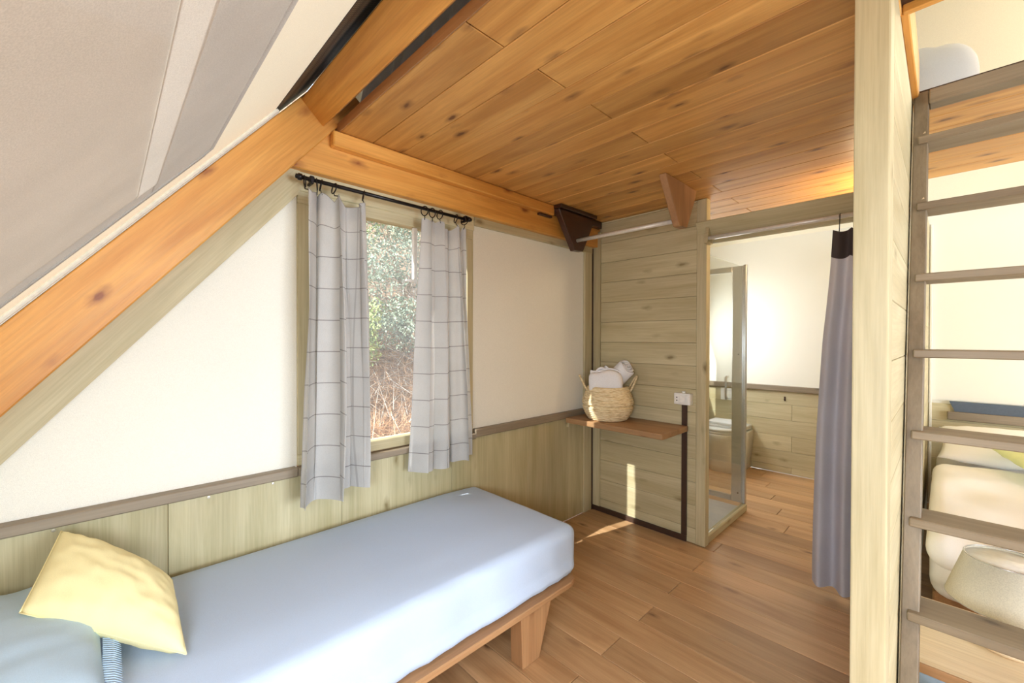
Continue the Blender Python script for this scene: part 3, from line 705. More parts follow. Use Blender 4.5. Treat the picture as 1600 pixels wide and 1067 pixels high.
curtain('window_curtain', 'grey checked linen curtain on the left of the window, hanging to the bed', (0.592, 0.852), (0.558, 0.872), 1.968, lambda u: 0.655 + 0.0 * u + (0.03 if u > 0.5 else 0.0) * min(1, (u - 0.5) * 8 if u > 0.5 else 0), 2.7, 0.060, 1.3, [0.03, 0.17, 0.30, 0.52, 0.96], 0.026)
curtain('window_curtain', 'grey checked linen curtain on the right of the window', (1.166, 1.452), (1.112, 1.515), 1.968, lambda u: 0.672 - 0.012 * math.sin(u * 5), 2.8, 0.045, 4.1, [0.03, 0.2, 0.36, 0.74, 0.96], 0.004)

# ------------------------------------------------------------------ single bed
BX0, BX1, BYA, BYB = WX + 0.012, -1.180, -0.52, 1.575
bed = thing('single_bed', 'low wooden single bed under a pale blue fitted sheet, below the window', 'bed', ((BX0 + BX1) / 2, 0.55, 0))
bm = B(); prism(bm, [(BX0, BYA), (BX1 + 0.030, BYA), (BX1 + 0.030, BYB - 0.085), (BX1 + 0.018, BYB - 0.05), (BX1 - 0.01, BYB - 0.03), (BX0, BYB - 0.03)], 'z', 0.240, 0.265, 0.004); obj('platform', bm, 'brown_Y', bed)
bm = B(); box(bm, BX0 + 0.04, BX1 - 0.01, BYB - 0.36, BYB - 0.32, 0.15, 0.239, 0.003); obj('crosspiece', bm, 'brown_X', bed)
for (lx, ly, s) in ((BX1 - 0.075, BYB - 0.36, 1), (BX1 - 0.075, BYA + 0.2, -1), (BX0 + 0.03, BYB - 0.36, 1), (BX0 + 0.03, BYA + 0.2, -1)):
    bm = B(); prism(bm, [(ly, 0.0), (ly + s * 0.10, 0.0), (ly + s * 0.185, 0.239), (ly - s * 0.01, 0.239)], 'x', lx, lx + 0.07, 0.003); obj('leg', bm, 'brown_Z', bed)
def mdisp(p):
    w = 0.0
    if p.z > 0.30:
        e = min(1, max(0, (BX1 - p.x) / 0.2)) * min(1, max(0, (BYB - p.y) / 0.25))
        w = 0.012 * e + 0.0025 * noise.noise(Vector((p.x * 4, p.y * 2.2, 0)))
    q = p.copy(); q.z += w
    side = 0.010 * noise.noise(Vector((p.y * 6, p.z * 4, 1))) + 0.006 * noise.noise(Vector((p.y * 18 + p.z * 10, p.z * 4, 5)))
    if p.x > BX1 - 0.02: q.x += side
    if p.y > BYB - 0.02: q.y += 0.005 * noise.noise(Vector((p.x * 7, p.z * 3, 1)))
    if p.z < 0.33: q.x += 0.012 * (1 if p.x > BX1 - 0.05 else 0); q.y -= 0.012 * (1 if p.y > BYB - 0.05 else 0)
    return q
bm = B(); rbox(bm, BX0, BX1, BYA, BYB, 0.266, 0.488, 0.045, 0.035, mdisp); mt = obj('mattress', bm, 'sheet_blue', bed, True)

# bed pillow and yellow cushion
pt = thing('bed_pillow', 'pale blue pillow at the near end of the single bed, under the yellow cushion', 'pillow', (-1.6, -0.28, 0.50))
bm = B(); pillow(bm, (-1.925, 0.0, 0.575), (-1.925, -0.56, 0.575), (-1.25, -0.56, 0.575), (-1.25, 0.0, 0.575), 0.155, 30, 0.03, 3, 0.006); obj('pillowcase', bm, 'pillow_blue', pt, True)
bm = B()
for k in range(64):
    x = -1.90 + 0.62 * k / 63
    tube(bm, [(x, -0.008, 0.573), (x + 0.002, 0.012, 0.566), (x + 0.001, 0.026, 0.552)], [0.0022, 0.0018, 0.0008], 4)
obj('fringe', bm, 'pillow_blue', pt, True, label='short fringe along the edge')
ct_ = thing('yellow_cushion', 'pale yellow square cushion leaning on the blue pillow', 'cushion', (-1.65, 0.0, 0.50))
bm = B(); cA, cB, cC, cD = Vector((-1.885, -0.10, 0.755)), Vector((-1.62, -0.158, 0.655)), Vector((-1.385, 0.150, 0.516)), Vector((-1.66, 0.145, 0.600))
pillow(bm, cA, cB, cC, cD, 0.16, 34, 0.005, 11, 0.005); cu = obj('cover', bm, 'cushion_yellow', ct_, True)
bm = B()
def edge(a, b, q=0.005):
    c = (cA + cB + cC + cD) / 4; return [a.lerp(b, k / 14) + (c - a.lerp(b, k / 14)) * q * 1.6 * 4 * (k / 14) * (1 - k / 14) for k in range(15)]
for a, b in ((cA, cB), (cB, cC), (cC, cD), (cD, cA)): tube(bm, edge(a, b), 0.0018, 6)
obj('piping', bm, 'cushion_yellow', ct_, True)

# ------------------------------------------------------------------ clothes rail with its two tapered hangers
rail = thing('clothes_rail', 'white clothes rail hung from the ceiling between two tapered wooden hangers', 'clothes rail', (-1.46, 2.40, 2.04))
gp = [(2.195, CZ - 0.001), (2.605, CZ - 0.001), (2.565, 2.172), (2.468, 2.005), (2.372, 2.0), (2.205, 2.235)]
bm = B(); prism(bm, gp, 'x', -1.104, -1.062, 0.004); obj('hanger', bm, 'brown_Z', rail, label='tapered brown hanger')
bm = B(); prism(bm, [(y, z - 0.028) for y, z in gp], 'x', -1.858, -1.812, 0.004); hl = obj('hanger', bm, 'dark_Y', rail, label='dark stained tapered hanger in the corner')
bm = B(); box(bm, -1.86, -1.79, 2.19, 2.61, CZ - 0.028, CZ - 0.002, 0.004); obj('cap', bm, 'dark_Y', rail)
bm = B(); tube(bm, [(-1.815, 2.395, 2.044), (-1.102, 2.40, 2.042)], 0.0135, 16); obj('rail', bm, 'white_tube', rail, True)

# ------------------------------------------------------------------ shelf, basket, towels, socket
SZ = 0.775
sh = thing('wall_shelf', 'brown wooden shelf in the corner holding the basket', 'shelf', (-1.56, 2.59, SZ - 0.036))
bm = B(); box(bm, -1.918, -1.178, 2.405, PY - 0.017, SZ - 0.036, SZ, 0.003); obj('board', bm, 'shelf_X', sh)
bm = B(); box(bm, -1.945, -1.919, 2.44, 2.46, SZ - 0.075, SZ - 0.037, 0.002); box(bm, -1.945, -1.90, 2.44, 2.46, SZ - 0.045, SZ - 0.037, 0.001); obj('bracket', bm, 'olive_Z', sh)
bcx, bcy = -1.685, 2.595
bk = thing('seagrass_basket', 'round woven seagrass belly basket on the corner shelf', 'basket', (bcx, bcy, SZ))
prof = []; H = 0.235; steps = 17
def rad(h):
    q = h / H
    if q < 0.5: return 0.128 + (0.178 - 0.128) * math.sin(q / 0.5 * math.pi / 2) ** 0.8
    if q < 0.56: return 0.178
    return 0.178 - (0.178 - 0.140) * ((q - 0.56) / 0.44) ** 1.1
for i in range(steps):
    h0 = H * i / steps; dh = H / steps
    for k in range(4):
        a = k / 4; rr_ = rad(h0 + dh * a) + 0.0048 * math.sin(math.pi * a) - (0.012 if i == 7 else 0); prof.append((rr_, h0 + dh * a + 0.001))
prof += [(0.140, H), (0.134, H + 0.002), (0.130, H - 0.01), (0.150, H * 0.6), (0.12, 0.02), (0.01, 0.012)]
bm = B(); lathe(bm, prof, (bcx, bcy, SZ), 56)
for v in bm.verts:
    th = math.atan2(v.co.y - bcy, v.co.x - bcx); v.co.z += 0.0016 * math.sin(th * 28) * math.sin((v.co.z - SZ) * 290)
obj('body', bm, 'seagrass', bk, True)
for s in (-1, 1):
    hd = Vector((math.cos(math.radians(40)), math.sin(math.radians(40)), 0)) * s; sd = Vector((-hd.y, hd.x, 0)); c0 = Vector((bcx, bcy, SZ + 0.205))
    bm = B(); path = []
    for k in range(17):
        a = math.pi * k / 16; path.append(c0 + hd * (0.150 + 0.052 * math.sin(a)) + sd * 0.05 * math.cos(a) * (1.0) + Vector((0, 0, 0.105 * math.sin(a))))
    tube(bm, path, 0.0065, 8); obj('handle', bm, 'seagrass', bk, True)
def towel(label, c, r, ln, tilt, az, flat=1.0, seed=0):
    """a towel rolled up: spiral sheet with thickness, soft ends"""
    t = thing('rolled_towel', label, 'towel', c, 'white towels in the basket'); bm = B(); ax = Vector((math.cos(az) * math.sin(tilt), math.sin(az) * math.sin(tilt), math.cos(tilt)))
    u = ax.orthogonal().normalized(); w = ax.cross(u); turns = 2.6; n = 74; rows = []
    for i in range(n + 1):
        q = i / n; a = q * turns * 2 * math.pi; rr_ = r * (0.20 + 0.80 * q); d = u * math.cos(a) + w * math.sin(a) * flat
        row = []
        for (lv, rs, th) in ((0, 0.95, 0), (0.05, 1, 0), (0.5, 1.0, 0), (0.93, 1.0, 0), (0.985, 0.95, 0), (1.0, 0.86, 1), (0.985, 0.78, 1), (0.9, 0.76, 1), (0.05, 0.76, 1)):
            rad_ = rr_ * (rs if not th else 1) - (0.0 if not th else r * (1 - rs)) * 0.9
            wob = 0.004 * noise.noise(Vector((a * 0.7, lv * 6, seed)))
            row.append(bm.verts.new(Vector(c) + d * (rad_ + wob) + ax * (lv * ln + 0.006 * math.sin(a * 3 + seed) * (1 if lv > 0.8 else 0))))
        rows.append(row)
    for a, b in zip(rows, rows[1:]):
        m = len(a)
        for k in range(m): bm.faces.new((a[k], a[(k + 1) % m], b[(k + 1) % m], b[k]))
    bm.faces.new(rows[0]); bm.faces.new(rows[-1][::-1]); bmesh.ops.recalc_face_normals(bm, faces=bm.faces)
    obj('roll', bm, 'towel', t, True)
rh, dh_ = Vector((0.84, 0.54, 0)), Vector((-0.54, 0.84, 0)); bc = Vector((bcx, bcy, SZ))
azv = math.atan2(-dh_.y, -dh_.x)
towel('rolled white towel on the left in the basket, frayed end showing', tuple(bc - rh * 0.058 + dh_ * 0.085 + Vector((0, 0, 0.290))), 0.068, 0.15, 1.30, azv + 0.15, 1, 1)
towel('rolled white towel on the right in the basket, beside the handle', tuple(bc + rh * 0.040 + dh_ * 0.075 + Vector((0, 0, 0.265))), 0.074, 0.17, 0.80, azv + 0.95, 1, 2)
tf = thing('folded_towel', 'thick folded white towel at the front of the basket', 'towel', tuple(bc - dh_ * 0.055 + Vector((0, 0, 0.13))))
bm = B(); rbox(bm, -0.132, 0.100, -0.05, 0.05, 0.0, 0.215, 0.038, 0.018, lambda p: p + Vector((0.006 * noise.noise(p * 11), 0.008 * noise.noise(p * 9 + Vector((4, 0, 0))), 0.012 * math.sin(p.x * 26 + 1.0) * (p.z / 0.19))))
for v in bm.verts: v.co = bc - dh_ * 0.055 + Vector((0, 0, 0.13)) + rh * v.co.x + dh_ * (v.co.y + 0.0) + Vector((0, 0, v.co.z - 0.06 * v.co.x))
obj('fold', bm, 'towel', tf, True)
bm = B(); rbox(bm, -0.126, 0.094, -0.020, -0.004, 0.03, 0.226, 0.006, 0.02, lambda p: p + Vector((0.004 * noise.noise(p * 11), 0.006 * noise.noise(p * 9), 0.012 * math.sin(p.x * 26 + 1.0) * (p.z / 0.19))))
for v in bm.verts: v.co = bc - dh_ * 0.055 + Vector((0, 0, 0.13)) + rh * v.co.x + dh_ * (v.co.y + 0.03) + Vector((0, 0, v.co.z - 0.06 * v.co.x))
obj('inner_layer', bm, 'towel', tf, True)
sk = thing('wall_socket', 'white surface-mounted switch and socket box on the plank partition', 'socket', (-1.208, PY - 0.02, 0.915))
bm = B(); box(bm, -1.262, -1.152, PY - 0.052, PY - 0.001, 0.915, 0.992, 0.008, 3); obj('box', bm, 'white_plastic', sk)
bm = B(); box(bm, -1.252, -1.172, PY - 0.056, PY - 0.0525, 0.925, 0.983, 0.002); obj('cover_plate', bm, 'white_plastic', sk)
bm = B(); box(bm, -1.222, -1.180, PY - 0.0605, PY - 0.0565, 0.930, 0.978, 0.002); obj('rocker', bm, 'white_plastic', sk)
for zz in (0.943, 0.963):
    bm = B(); tube(bm, [(-1.238, PY - 0.0575, zz), (-1.238, PY - 0.0562, zz)], 0.0042, 12); obj('socket_hole', bm, 'dark_blue', sk)
bm = B(); tube(bm, [(-1.207, PY - 0.02, 0.990), (-1.207, PY - 0.02, 1.002)], 0.012, 14); obj('cable_gland', bm, 'white_plastic', sk)

# ------------------------------------------------------------------ bathroom: shower, toilet, hook, curtain, lamp
sw = thing('shower_enclosure', 'framed glass shower enclosure behind the partition', 'shower', (-1.45, 3.2, 0))
SX, SYB = -1.085, 3.60
bm = B(); box(bm, -1.90, SX - 0.03, PY + 0.06, SYB - 0.02, 0.0, 0.035, 0.004); obj('tray', bm, 'tray_white', sw)
bm = B(); box(bm, SX - 0.028, SX + 0.012, PY + 0.058, SYB + 0.02, 0.0, 0.055, 0.006); obj('threshold', bm, 'olive_Y', sw)
bm = B(); box(bm, SX - 0.012, SX - 0.004, PY + 0.062, SYB - 0.006, 0.056, 1.91, 0.0); obj('fixed_pane', bm, 'shower_glass', sw)
bm = B(); box(bm, SX - 0.10, SX - 0.022, SYB, SYB + 0.022, 0.056, 1.93, 0.004); dframe = obj('corner_stile', bm, 'steel', sw)
bm = B(); box(bm, SX - 0.02, SX + 0.004, SYB - 0.004, SYB + 0.026, 0.056, 1.935, 0.004); obj('corner_post', bm, 'steel', sw)
bm = B(); box(bm, -1.88, SX - 0.101, SYB, SYB + 0.022, 1.885, 1.93, 0.003); obj('top_rail', bm, 'steel', sw)
bm = B(); box(bm, -1.88, SX - 0.101, SYB, SYB + 0.022, 0.056, 0.10, 0.003); obj('bottom_rail', bm, 'steel', sw)
bm = B(); box(bm, -1.88, SX - 0.101, SYB + 0.008, SYB + 0.014, 0.101, 1.884); dp = obj('door_pane', bm, 'shower_glass', sw)
bm = B(); tube(bm, [(-1.215, SYB + 0.006, 1.05), (-1.215, SYB - 0.035, 1.05), (-1.215, SYB - 0.04, 1.045), (-1.215, SYB - 0.04, 0.88), (-1.215, SYB - 0.035, 0.875), (-1.215, SYB + 0.006, 0.875)], 0.009, 10); obj('handle', bm, 'steel', dp, True)
for q in (0.10, 1.2):
    bm = B(); tube(bm, [(SX - 0.05, SYB - 0.003, q + 0.03), (SX - 0.05, SYB + 0.001, q + 0.03)], 0.006, 10); obj('screw_cap', bm, 'dark_blue', dframe)

tl = thing('toilet', 'cream back-to-wall toilet behind the shower glass', 'toilet', (-1.59, 4.62, 0))
tcx = -1.585
def tsec(z, wbk, wfr, front):
    """outline of the pan at a height: straight sides, round front"""
    pts = [(tcx + wbk, BY - 0.002), (tcx + wbk, BY - 0.22)]
    for k in range(0, 13):
        a = math.pi * k / 12; pts.append((tcx + wfr * math.cos(a), (BY - 0.30) - (BY - 0.30 - front) * math.sin(a)))
    pts += [(tcx - wbk, BY - 0.22), (tcx - wbk, BY - 0.002)]; return [(x, y, z) for x, y in pts]
def loft(bm, secs):
    rings = [[bm.verts.new(p) for p in s] for s in secs]
    for a, b in zip(rings, rings[1:]):
        for k in range(len(a)): bm.faces.new((a[k], a[(k + 1) % len(a)], b[(k + 1) % len(a)], b[k]))
    bm.faces.new(rings[0][::-1]); bm.faces.new(rings[-1]); bmesh.ops.recalc_face_normals(bm, faces=bm.faces)
bm = B(); loft(bm, [tsec(0.0, 0.165, 0.14, 4.47), tsec(0.06, 0.168, 0.145, 4.46), tsec(0.2, 0.18, 0.155, 4.42), tsec(0.33, 0.19, 0.175, 4.37), tsec(0.385, 0.19, 0.18, 4.35), tsec(0.40, 0.186, 0.175, 4.355)]); obj('pan', bm, 'ceramic', tl, True)
bm = B(); loft(bm, [tsec(0.403, 0.172, 0.176, 4.355), tsec(0.418, 0.176, 0.18, 4.35), tsec(0.425, 0.172, 0.174, 4.356)]); obj('seat', bm, 'white_plastic', tl, True)
bm = B(); loft(bm, [tsec(0.428, 0.176, 0.178, 4.352), tsec(0.447, 0.176, 0.178, 4.352), tsec(0.455, 0.168, 0.168, 4.362)]); obj('lid', bm, 'white_plastic', tl, True)
for s in (-1, 1):
    bm = B(); tube(bm, [(tcx + s * 0.169, BY - 0.12, 0.06), (tcx + s * 0.176, BY - 0.12, 0.06)], 0.012, 12); obj('fixing_cap', bm, 'steel', tl)
for i, (dz, w, label) in enumerate(((0.0, 0.30, 'folded white towel lying on the toilet lid, bottom one'), (0.026, 0.26, 'folded white towel lying on the toilet lid, top one'))):
    t = thing('folded_towel', label, 'towel', (tcx + 0.01, 4.6, 0.457 + dz), 'folded towels on the toilet')
    bm = B(); rbox(bm, tcx - w / 2, tcx + w / 2, 4.47, 4.72, 0.457 + dz, 0.457 + dz + 0.0255, 0.010, 0.03, lambda p: p + Vector((0, 0, 0.002 * noise.noise(p * 14)))); obj('top_fold', bm, 'towel', t, True)
fl = thing('flush_plate', 'white square flush plate on the bathroom wall', 'flush plate', (-1.65, BY - 0.01, 0.68))
bm = B(); box(bm, -1.72, -1.56, BY - 0.014, BY - 0.001, 0.685, 0.815, 0.004, 2); obj('plate', bm, 'white_plastic', fl)
bm = B(); torus(bm, (-1.625, BY - 0.0145, 0.75), (0, 1, 0), 0.045, 0.003, 28, 6); obj('button_ring', bm, 'steel', fl, True)
bm = B(); tube(bm, [(-1.625, BY - 0.017, 0.75), (-1.625, BY - 0.0135, 0.75)], 0.041, 24); obj('button', bm, 'white_plastic', fl)
hk = thing('wall_hook', 'small brown metal hook on the bathroom boards', 'hook', (-1.113, BY - 0.01, 0.725))
bm = B(); box(bm, -1.121, -1.105, BY - 0.005, BY - 0.0005, 0.73, 0.775, 0.002); obj('plate', bm, 'duct_brown', hk)
bm = B(); tube(bm, [(-1.113, BY - 0.005, 0.748), (-1.113, BY - 0.022, 0.742), (-1.113, BY - 0.028, 0.75)], 0.004, 8); obj('peg', bm, 'duct_brown', hk, True)
pd = thing('roll_holder', 'dark paper holder on the bathroom wall beside the doorway curtain', 'holder', (-0.79, BY - 0.03, 0.36))
bm = B(); box(bm, -0.80, -0.775, BY - 0.006, BY - 0.0005, 0.36, 0.44, 0.003); obj('plate', bm, 'dark_blue', pd)
bm = B(); tube(bm, [(-0.787, BY - 0.005, 0.40), (-0.787, BY - 0.06, 0.40), (-0.72, BY - 0.062, 0.40)], 0.007, 8); obj('arm', bm, 'dark_blue', pd, True)

# doorway curtain and its rail
RY3, RZ3 = 2.745, 1.990
dl = thing('doorway_rail', 'white curtain rail under the bathroom header', 'curtain rail', (-0.6, RY3, RZ3))
bm = B(); tube(bm, [(-1.045, RY3, RZ3), (-0.162, RY3, RZ3)], 0.0125, 14); obj('tube', bm, 'white_tube', dl, True)
bm = B(); prism(bm, [(RY3 - 0.018, RZ3 - 0.03), (PY + 0.03, RZ3 - 0.03), (PY + 0.03, RZ3 + 0.05), (PY - 0.03, RZ3 + 0.075)], 'x', -1.068, -1.046); obj('bracket', bm, 'olive_X', dl)
dc = thing('doorway_curtain', 'grey linen curtain drawn to the right of the bathroom doorway', 'curtain', (-0.33, RY3, 0.03))
def dpos(u, v):
    xl = -0.412 * (1 - v) + -0.487 * v - 0.035 * math.sin(v * math.pi * 0.9) * (1 if v > 0.3 else v / 0.3) * 0.6; xr = -0.175
    x = xl + (xr - xl) * u; ph = u * 3.1 * 2 * math.pi + 0.4 * math.sin(v * 3)
    a = 0.030 * (0.6 + 0.5 * v)
    y = RY3 - 0.014 + a * math.sin(ph + 2.4) + 0.008 * noise.noise(Vector((u * 6, v * 5, 7)))
    z = (1.925 - 0.02 * abs(math.sin(u * 3.1 * math.pi))) * (1 - v) + (0.022 + 0.02 * (1 - u) * 1.2) * v
    return Vector((x, y, z))
def dgrid(v0, v1, nn, mm, off):
    bm = B(); uv = bm.loops.layers.uv.new('UVMap'); g = {}
    for i in range(nn + 1):
        for j in range(mm + 1):
            p = dpos(i / nn, v0 + (v1 - v0) * j / mm); p.y += off; g[i, j] = bm.verts.new(p)
    for i in range(nn):
        for j in range(mm): bm.faces.new((g[i, j], g[i + 1, j], g[i + 1, j + 1], g[i, j + 1]))
    return bm
obj('drape', dgrid(0.04, 1, 70, 60, 0), 'grey_curtain', dc, True)
obj('heading', dgrid(0, 0.075, 70, 6, -0.003), 'grey_heading', dc, True, label='dark grey heading band')
for u in (0.13, 0.45, 0.78):
    p = dpos(u, 0.0); bm = B(); tube(bm, [(p.x, p.y, p.z - 0.005), (p.x, RY3 - 0.018, RZ3 - 0.02), (p.x, RY3 - 0.016, RZ3 + 0.006), (p.x, RY3, RZ3 + 0.016), (p.x, RY3 + 0.015, RZ3 + 0.004)], 0.0022, 6); obj('hook', bm, 'black_metal', dc, True)

def point(name, loc, power, color, size=0.05):
    d = bpy.data.lights.new(name, 'POINT'); d.energy = power; d.color = color; d.shadow_soft_size = size
    o = bpy.data.objects.new(name, d); COL.objects.link(o); o.location = loc; return o
wlp = thing('wall_lamp', 'small wall lamp glowing high on the bathroom side of the boarded wall', 'lamp', (-0.18, 3.1, 2.0))
bm = B(); box(bm, -0.186, -0.172, 3.05, 3.15, 1.98, 2.08, 0.003); obj('base', bm, 'steel', wlp)
bm = B(); lathe(bm, [(0.004, 0), (0.028, 0.004), (0.032, 0.04), (0.028, 0.07), (0.004, 0.075)], (-0.222, 3.10, 1.99), 20); obj('bulb', bm, 'bulb', wlp, True)
point('bathroom_lamp_light', (-0.26, 3.10, 2.03), 8, (1.0, 0.74, 0.46))
wl2 = thing('wall_lamp', 'small wall lamp on the bedroom canvas at the right edge of the photograph', 'lamp', (0.75, BY - 0.03, 1.10))
bm = B(); box(bm, 0.71, 0.79, BY - 0.012, BY + 0.009, 1.10, 1.22, 0.003); obj('base', bm, 'steel', wl2)
bm = B(); lathe(bm, [(0.004, 0), (0.028, 0.004), (0.032, 0.04), (0.028, 0.07), (0.004, 0.075)], (0.75, BY - 0.05, 1.12), 20); obj('bulb', bm, 'bulb', wl2, True)
point('bedroom_lamp_light', (0.75, BY - 0.11, 1.16), 2.0, (1.0, 0.66, 0.34))
point('loft_lamp_light', (0.9, 3.4, 3.05), 14, (1.0, 0.80, 0.54), 0.12)

# ------------------------------------------------------------------ ladder
ldr = thing('loft_ladder', 'steep grey-brown wooden ladder to the loft with flat treads', 'ladder', (0.17, 1.54, 0))
zA, zG, yA, yG = 2.085, 0.550, 2.115, 1.690
k_ = (yA - yG) / (zA - zG); dz = (zA - zG) / 6
def ly(z): return yG + (z - zG) * k_
LX0, LX1 = -0.086, 0.40
for xx in (LX0, LX1):
    bm = B(); y0, y1 = ly(0), ly(CZ + 0.02); prism(bm, [(y0 + 0.022, 0.0), (y0 + 0.122, 0.0), (y1 + 0.105, CZ + 0.014), (y1 + 0.022, CZ + 0.014)], 'x', xx, xx + 0.040, 0.003); obj('stile', bm, 'grey_Z', ldr)
for i in range(-2, 7):
    z = zG + dz * i
    if z < 0.1: continue
    bm = B(); box(bm, LX0 + 0.014, LX1 + 0.026, ly(z), ly(z) + 0.135, z - 0.026, z, 0.003); obj('tread', bm, 'grey_X', ldr)
for i in (5, 6):
    z = zG + dz * i; bm = B(); prism(bm, [(LX0 + 0.026, z + 0.006), (LX0 + 0.034, z + 0.014), (LX0 + 0.032, z + 0.024), (LX0 + 0.022, z + 0.012)], 'y', ly(z) + 0.028, ly(z) + 0.0325); obj('chip', bm, 'pale_X', ldr, label='pale chipped spot')

# ------------------------------------------------------------------ right bedroom: double bed, pillows, lamp, low table
db = thing('double_bed', 'double bed with white linen beyond the ladder', 'bed', (0.72, 3.6, 0))
bm = B(); box(bm, -0.03, 1.50, 2.62, 4.80, 0.16, 0.24, 0.006); obj('base', bm, 'brown_Y', db)
for (x, y) in ((0.05, 2.70), (1.38, 2.70), (0.05, 4.68), (1.38, 4.68)):
    bm = B(); box(bm, x, x + 0.08, y, y + 0.08, 0.0, 0.159, 0.004); obj('leg', bm, 'brown_Z', db)
def ddisp(p):
    q = p.copy()
    q.z += 0.012 * noise.noise(Vector((p.x * 3, p.y * 3, 1))) * (1 if p.z > 0.3 else 0)
    if p.y < 2.6: q.y += 0.010 * math.sin(p.x * 22 + 3 * p.z) * max(0, (0.48 - p.z) / 0.25)
    if p.z < 0.30: q.y += 0.03 * (1 if p.y < 2.7 else 0)
    return q
bm = B(); rbox(bm, -0.04, 1.51, 2.53, 4.80, 0.22, 0.475, 0.075, 0.05, ddisp); obj('mattress', bm, 'white_linen', db, True)
def dd2(p):
    q = p.copy(); q.z += 0.03 * noise.noise(Vector((p.x * 2.2, p.y * 2.6, 4))) + 0.015 * noise.noise(Vector((p.x * 6, p.y * 5, 2))); return q
bm = B(); rbox(bm, -0.052, 1.52, 2.50, 4.05, 0.385, 0.525, 0.066, 0.04, dd2); obj('duvet', bm, 'white_linen', db, True)
def pil(name, label, cat, cs, th, mat, seed, group=None):
    t = thing(name, label, cat, tuple(sum((Vector(c) for c in cs), Vector()) / 4 - Vector((0, 0, th / 2))), group); bm = B(); pillow(bm, *cs, th, 24, 0.05, seed, 0.006); obj('cover', bm, mat, t, True)
    return t
pil('white_pillow', 'white pillow at the head of the double bed, left side', 'pillow', [(-0.03, 4.02, 0.56), (0.66, 4.02, 0.56), (0.66, 4.62, 0.68), (-0.03, 4.62, 0.68)], 0.19, 'white_linen', 5)
pil('green_cushion', 'yellow-green cushion lying on the white double bed', 'cushion', [(0.17, 4.02, 0.685), (0.36, 3.60, 0.59), (0.80, 3.76, 0.61), (0.62, 4.18, 0.71)], 0.11, 'cushion_green', 9)
# low table with lamp
tb = thing('low_table', 'pale low wooden table behind the ladder', 'table', (0.35, 2.15, 0))
bm = B(); box(bm, -0.085, 0.85, 1.905, 2.40, 0.279, 0.299, 0.002); obj('top', bm, 'pale_X', tb)
bm = B(); box(bm, -0.085, 0.85, 1.895, 1.9045, 0.270, 0.300, 0.002); obj('edge_strip', bm, 'brown_X', tb)
for (x, y) in ((0.24, 1.93), (0.79, 1.93), (0.24, 2.33), (0.79, 2.33)):
    bm = B(); box(bm, x, x + 0.05, y, y + 0.05, 0.0, 0.278, 0.003); obj('leg', bm, 'brown_Z', tb)
lcx, lcy = 0.157, 2.20
lm = thing('table_lamp', 'table lamp with a pale linen shade on the low table', 'lamp', (lcx, lcy, 0.300))
bm = B(); lathe(bm, [(0.004, 0), (0.075, 0.002), (0.078, 0.012), (0.03, 0.022), (0.014, 0.035), (0.012, 0.21), (0.004, 0.215)], (lcx, lcy, 0.300), 28); obj('base', bm, 'pale_X', lm, True)
bm = B(); prof = [(0.152, 0.448), (0.106, 0.602), (0.104, 0.602), (0.150, 0.448), (0.152, 0.448)]; lathe(bm, prof, (lcx, lcy, 0), 56, cap_bottom=False); obj('shade', bm, 'shade_fabric', lm, True)
bm = B(); torus(bm, (lcx, lcy, 0.603), (0, 0, 1), 0.105, 0.002, 56, 6); torus(bm, (lcx, lcy, 0.448), (0, 0, 1), 0.151, 0.002, 56, 6)
for k in range(3):
    a = 2.1 * k; tube(bm, [(lcx + 0.012 * math.cos(a), lcy + 0.012 * math.sin(a), 0.50), (lcx + 0.104 * math.cos(a), lcy + 0.104 * math.sin(a), 0.585)], 0.0015, 5)
obj('shade_ring', bm, 'steel', lm, True)
bm = B(); lathe(bm, [(0.012, 0), (0.014, 0.02), (0.028, 0.045), (0.026, 0.065), (0.004, 0.08)], (lcx, lcy, 0.50), 18); obj('bulb', bm, 'white_plastic', lm, True)
bm = B(); lathe(bm, [(0.002, 0.590), (0.105, 0.590), (0.105, 0.594), (0.002, 0.594)], (lcx, lcy, 0), 48); obj('diffuser', bm, 'white_plastic', lm, True, label='white diffuser disc')
bt = thing('carton', 'light blue carton standing on the floor under the low table', 'carton', (-0.03, 2.1, 0.0))
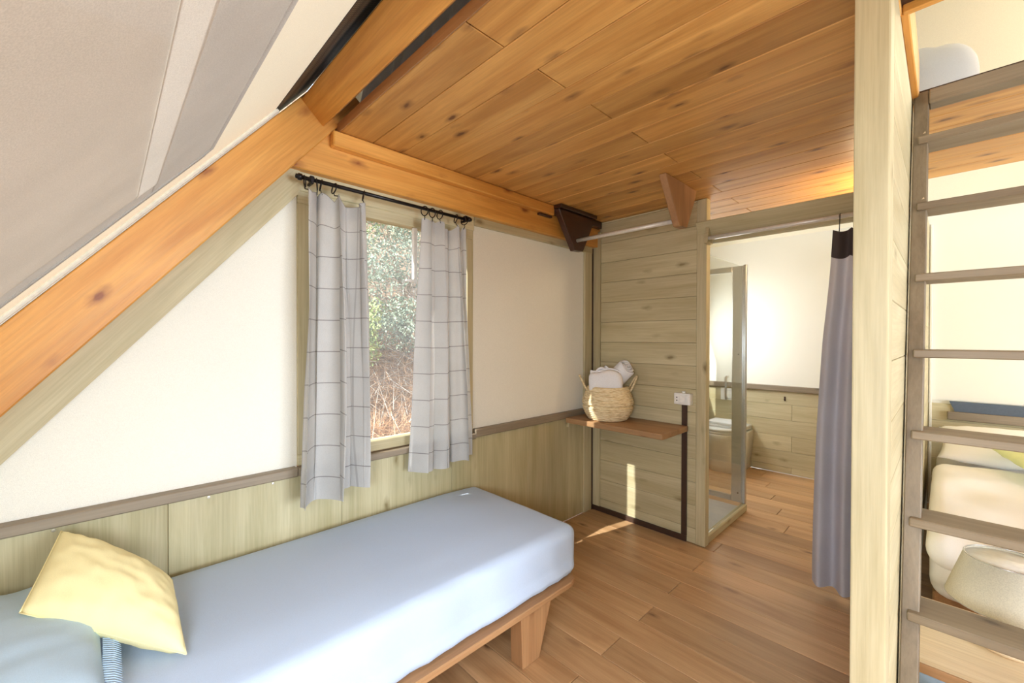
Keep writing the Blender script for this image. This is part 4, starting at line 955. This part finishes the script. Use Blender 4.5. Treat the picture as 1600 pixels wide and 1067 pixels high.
bm = B(); prism(bm, [(-0.075, 2.02), (0.02, 2.02), (0.02, 2.14), (-0.075, 2.14)], 'z', 0.0, 0.20, 0.003); obj('body', bm, 'bottle_blue', bt)
bm = B(); prism(bm, [(-0.076, 0.0), (0.012, 0.0), (0.008, 0.07), (-0.02, 0.13), (-0.06, 0.165), (-0.076, 0.17)], 'y', 2.012, 2.0195); obj('dark_print', bm, 'dark_blue', bt, label='dark rounded panel')
bm = B(); tube(bm, [(0.03, 2.0, 0.012), (0.06, 2.02, 0.05), (0.09, 2.03, 0.10), (0.10, 2.06, 0.18), (0.12, 2.10, 0.26)], 0.006, 8); tag(obj('white_cable', bm, 'white_plastic', smooth=True), 'white cable rising beside the carton under the low table', 'cable')

# ------------------------------------------------------------------ loft: curtain behind the purlin, mattress, pillow
lc = thing('loft_curtain', 'grey curtain glimpsed through the slit behind the purlin', 'curtain', (0, 0.85, CZ + 0.1))
bm = B(); g = {}
for i in range(241):
    x = -1.90 + 3.4 * i / 240
    for j in range(9): g[i, j] = bm.verts.new((x, 0.83 + 0.022 * math.sin(x * 62) + 0.012 * math.sin(x * 23 + 1) + 0.10 * j / 8, CZ + 0.085 + 0.5 * j / 8))
for i in range(240):
    for j in range(8): bm.faces.new((g[i, j], g[i + 1, j], g[i + 1, j + 1], g[i, j + 1]))
obj('drape', bm, 'grey_curtain', lc, True)
lmz = thing('loft_mattress', 'white mattress on the loft floor', 'mattress', (-0.3, 3.0, CZ + 0.045))
bm = B(); rbox(bm, -0.95, 0.12, 2.60, 3.34, CZ + 0.045, CZ + 0.20, 0.04, 0.08); obj('cover', bm, 'white_linen', lmz, True)
lp = thing('loft_pillow', 'white pillow propped up on the loft above the ladder', 'pillow', (-0.17, 2.95, CZ + 0.20))
def lpd(p):
    q = p.copy(); q.y += 0.02 * math.sin(p.x * 16 + p.z * 5); q.z += 0.015 * noise.noise(p * 6) - 0.012 * math.exp(-((p.x + 0.03) / 0.03) ** 2) * max(0, p.z - 2.55) * 5; return q
bm = B(); rbox(bm, -0.46, 0.105, 2.76, 3.06, CZ + 0.19, 2.77, 0.145, 0.03, lpd); obj('cover', bm, 'white_linen', lp, True)
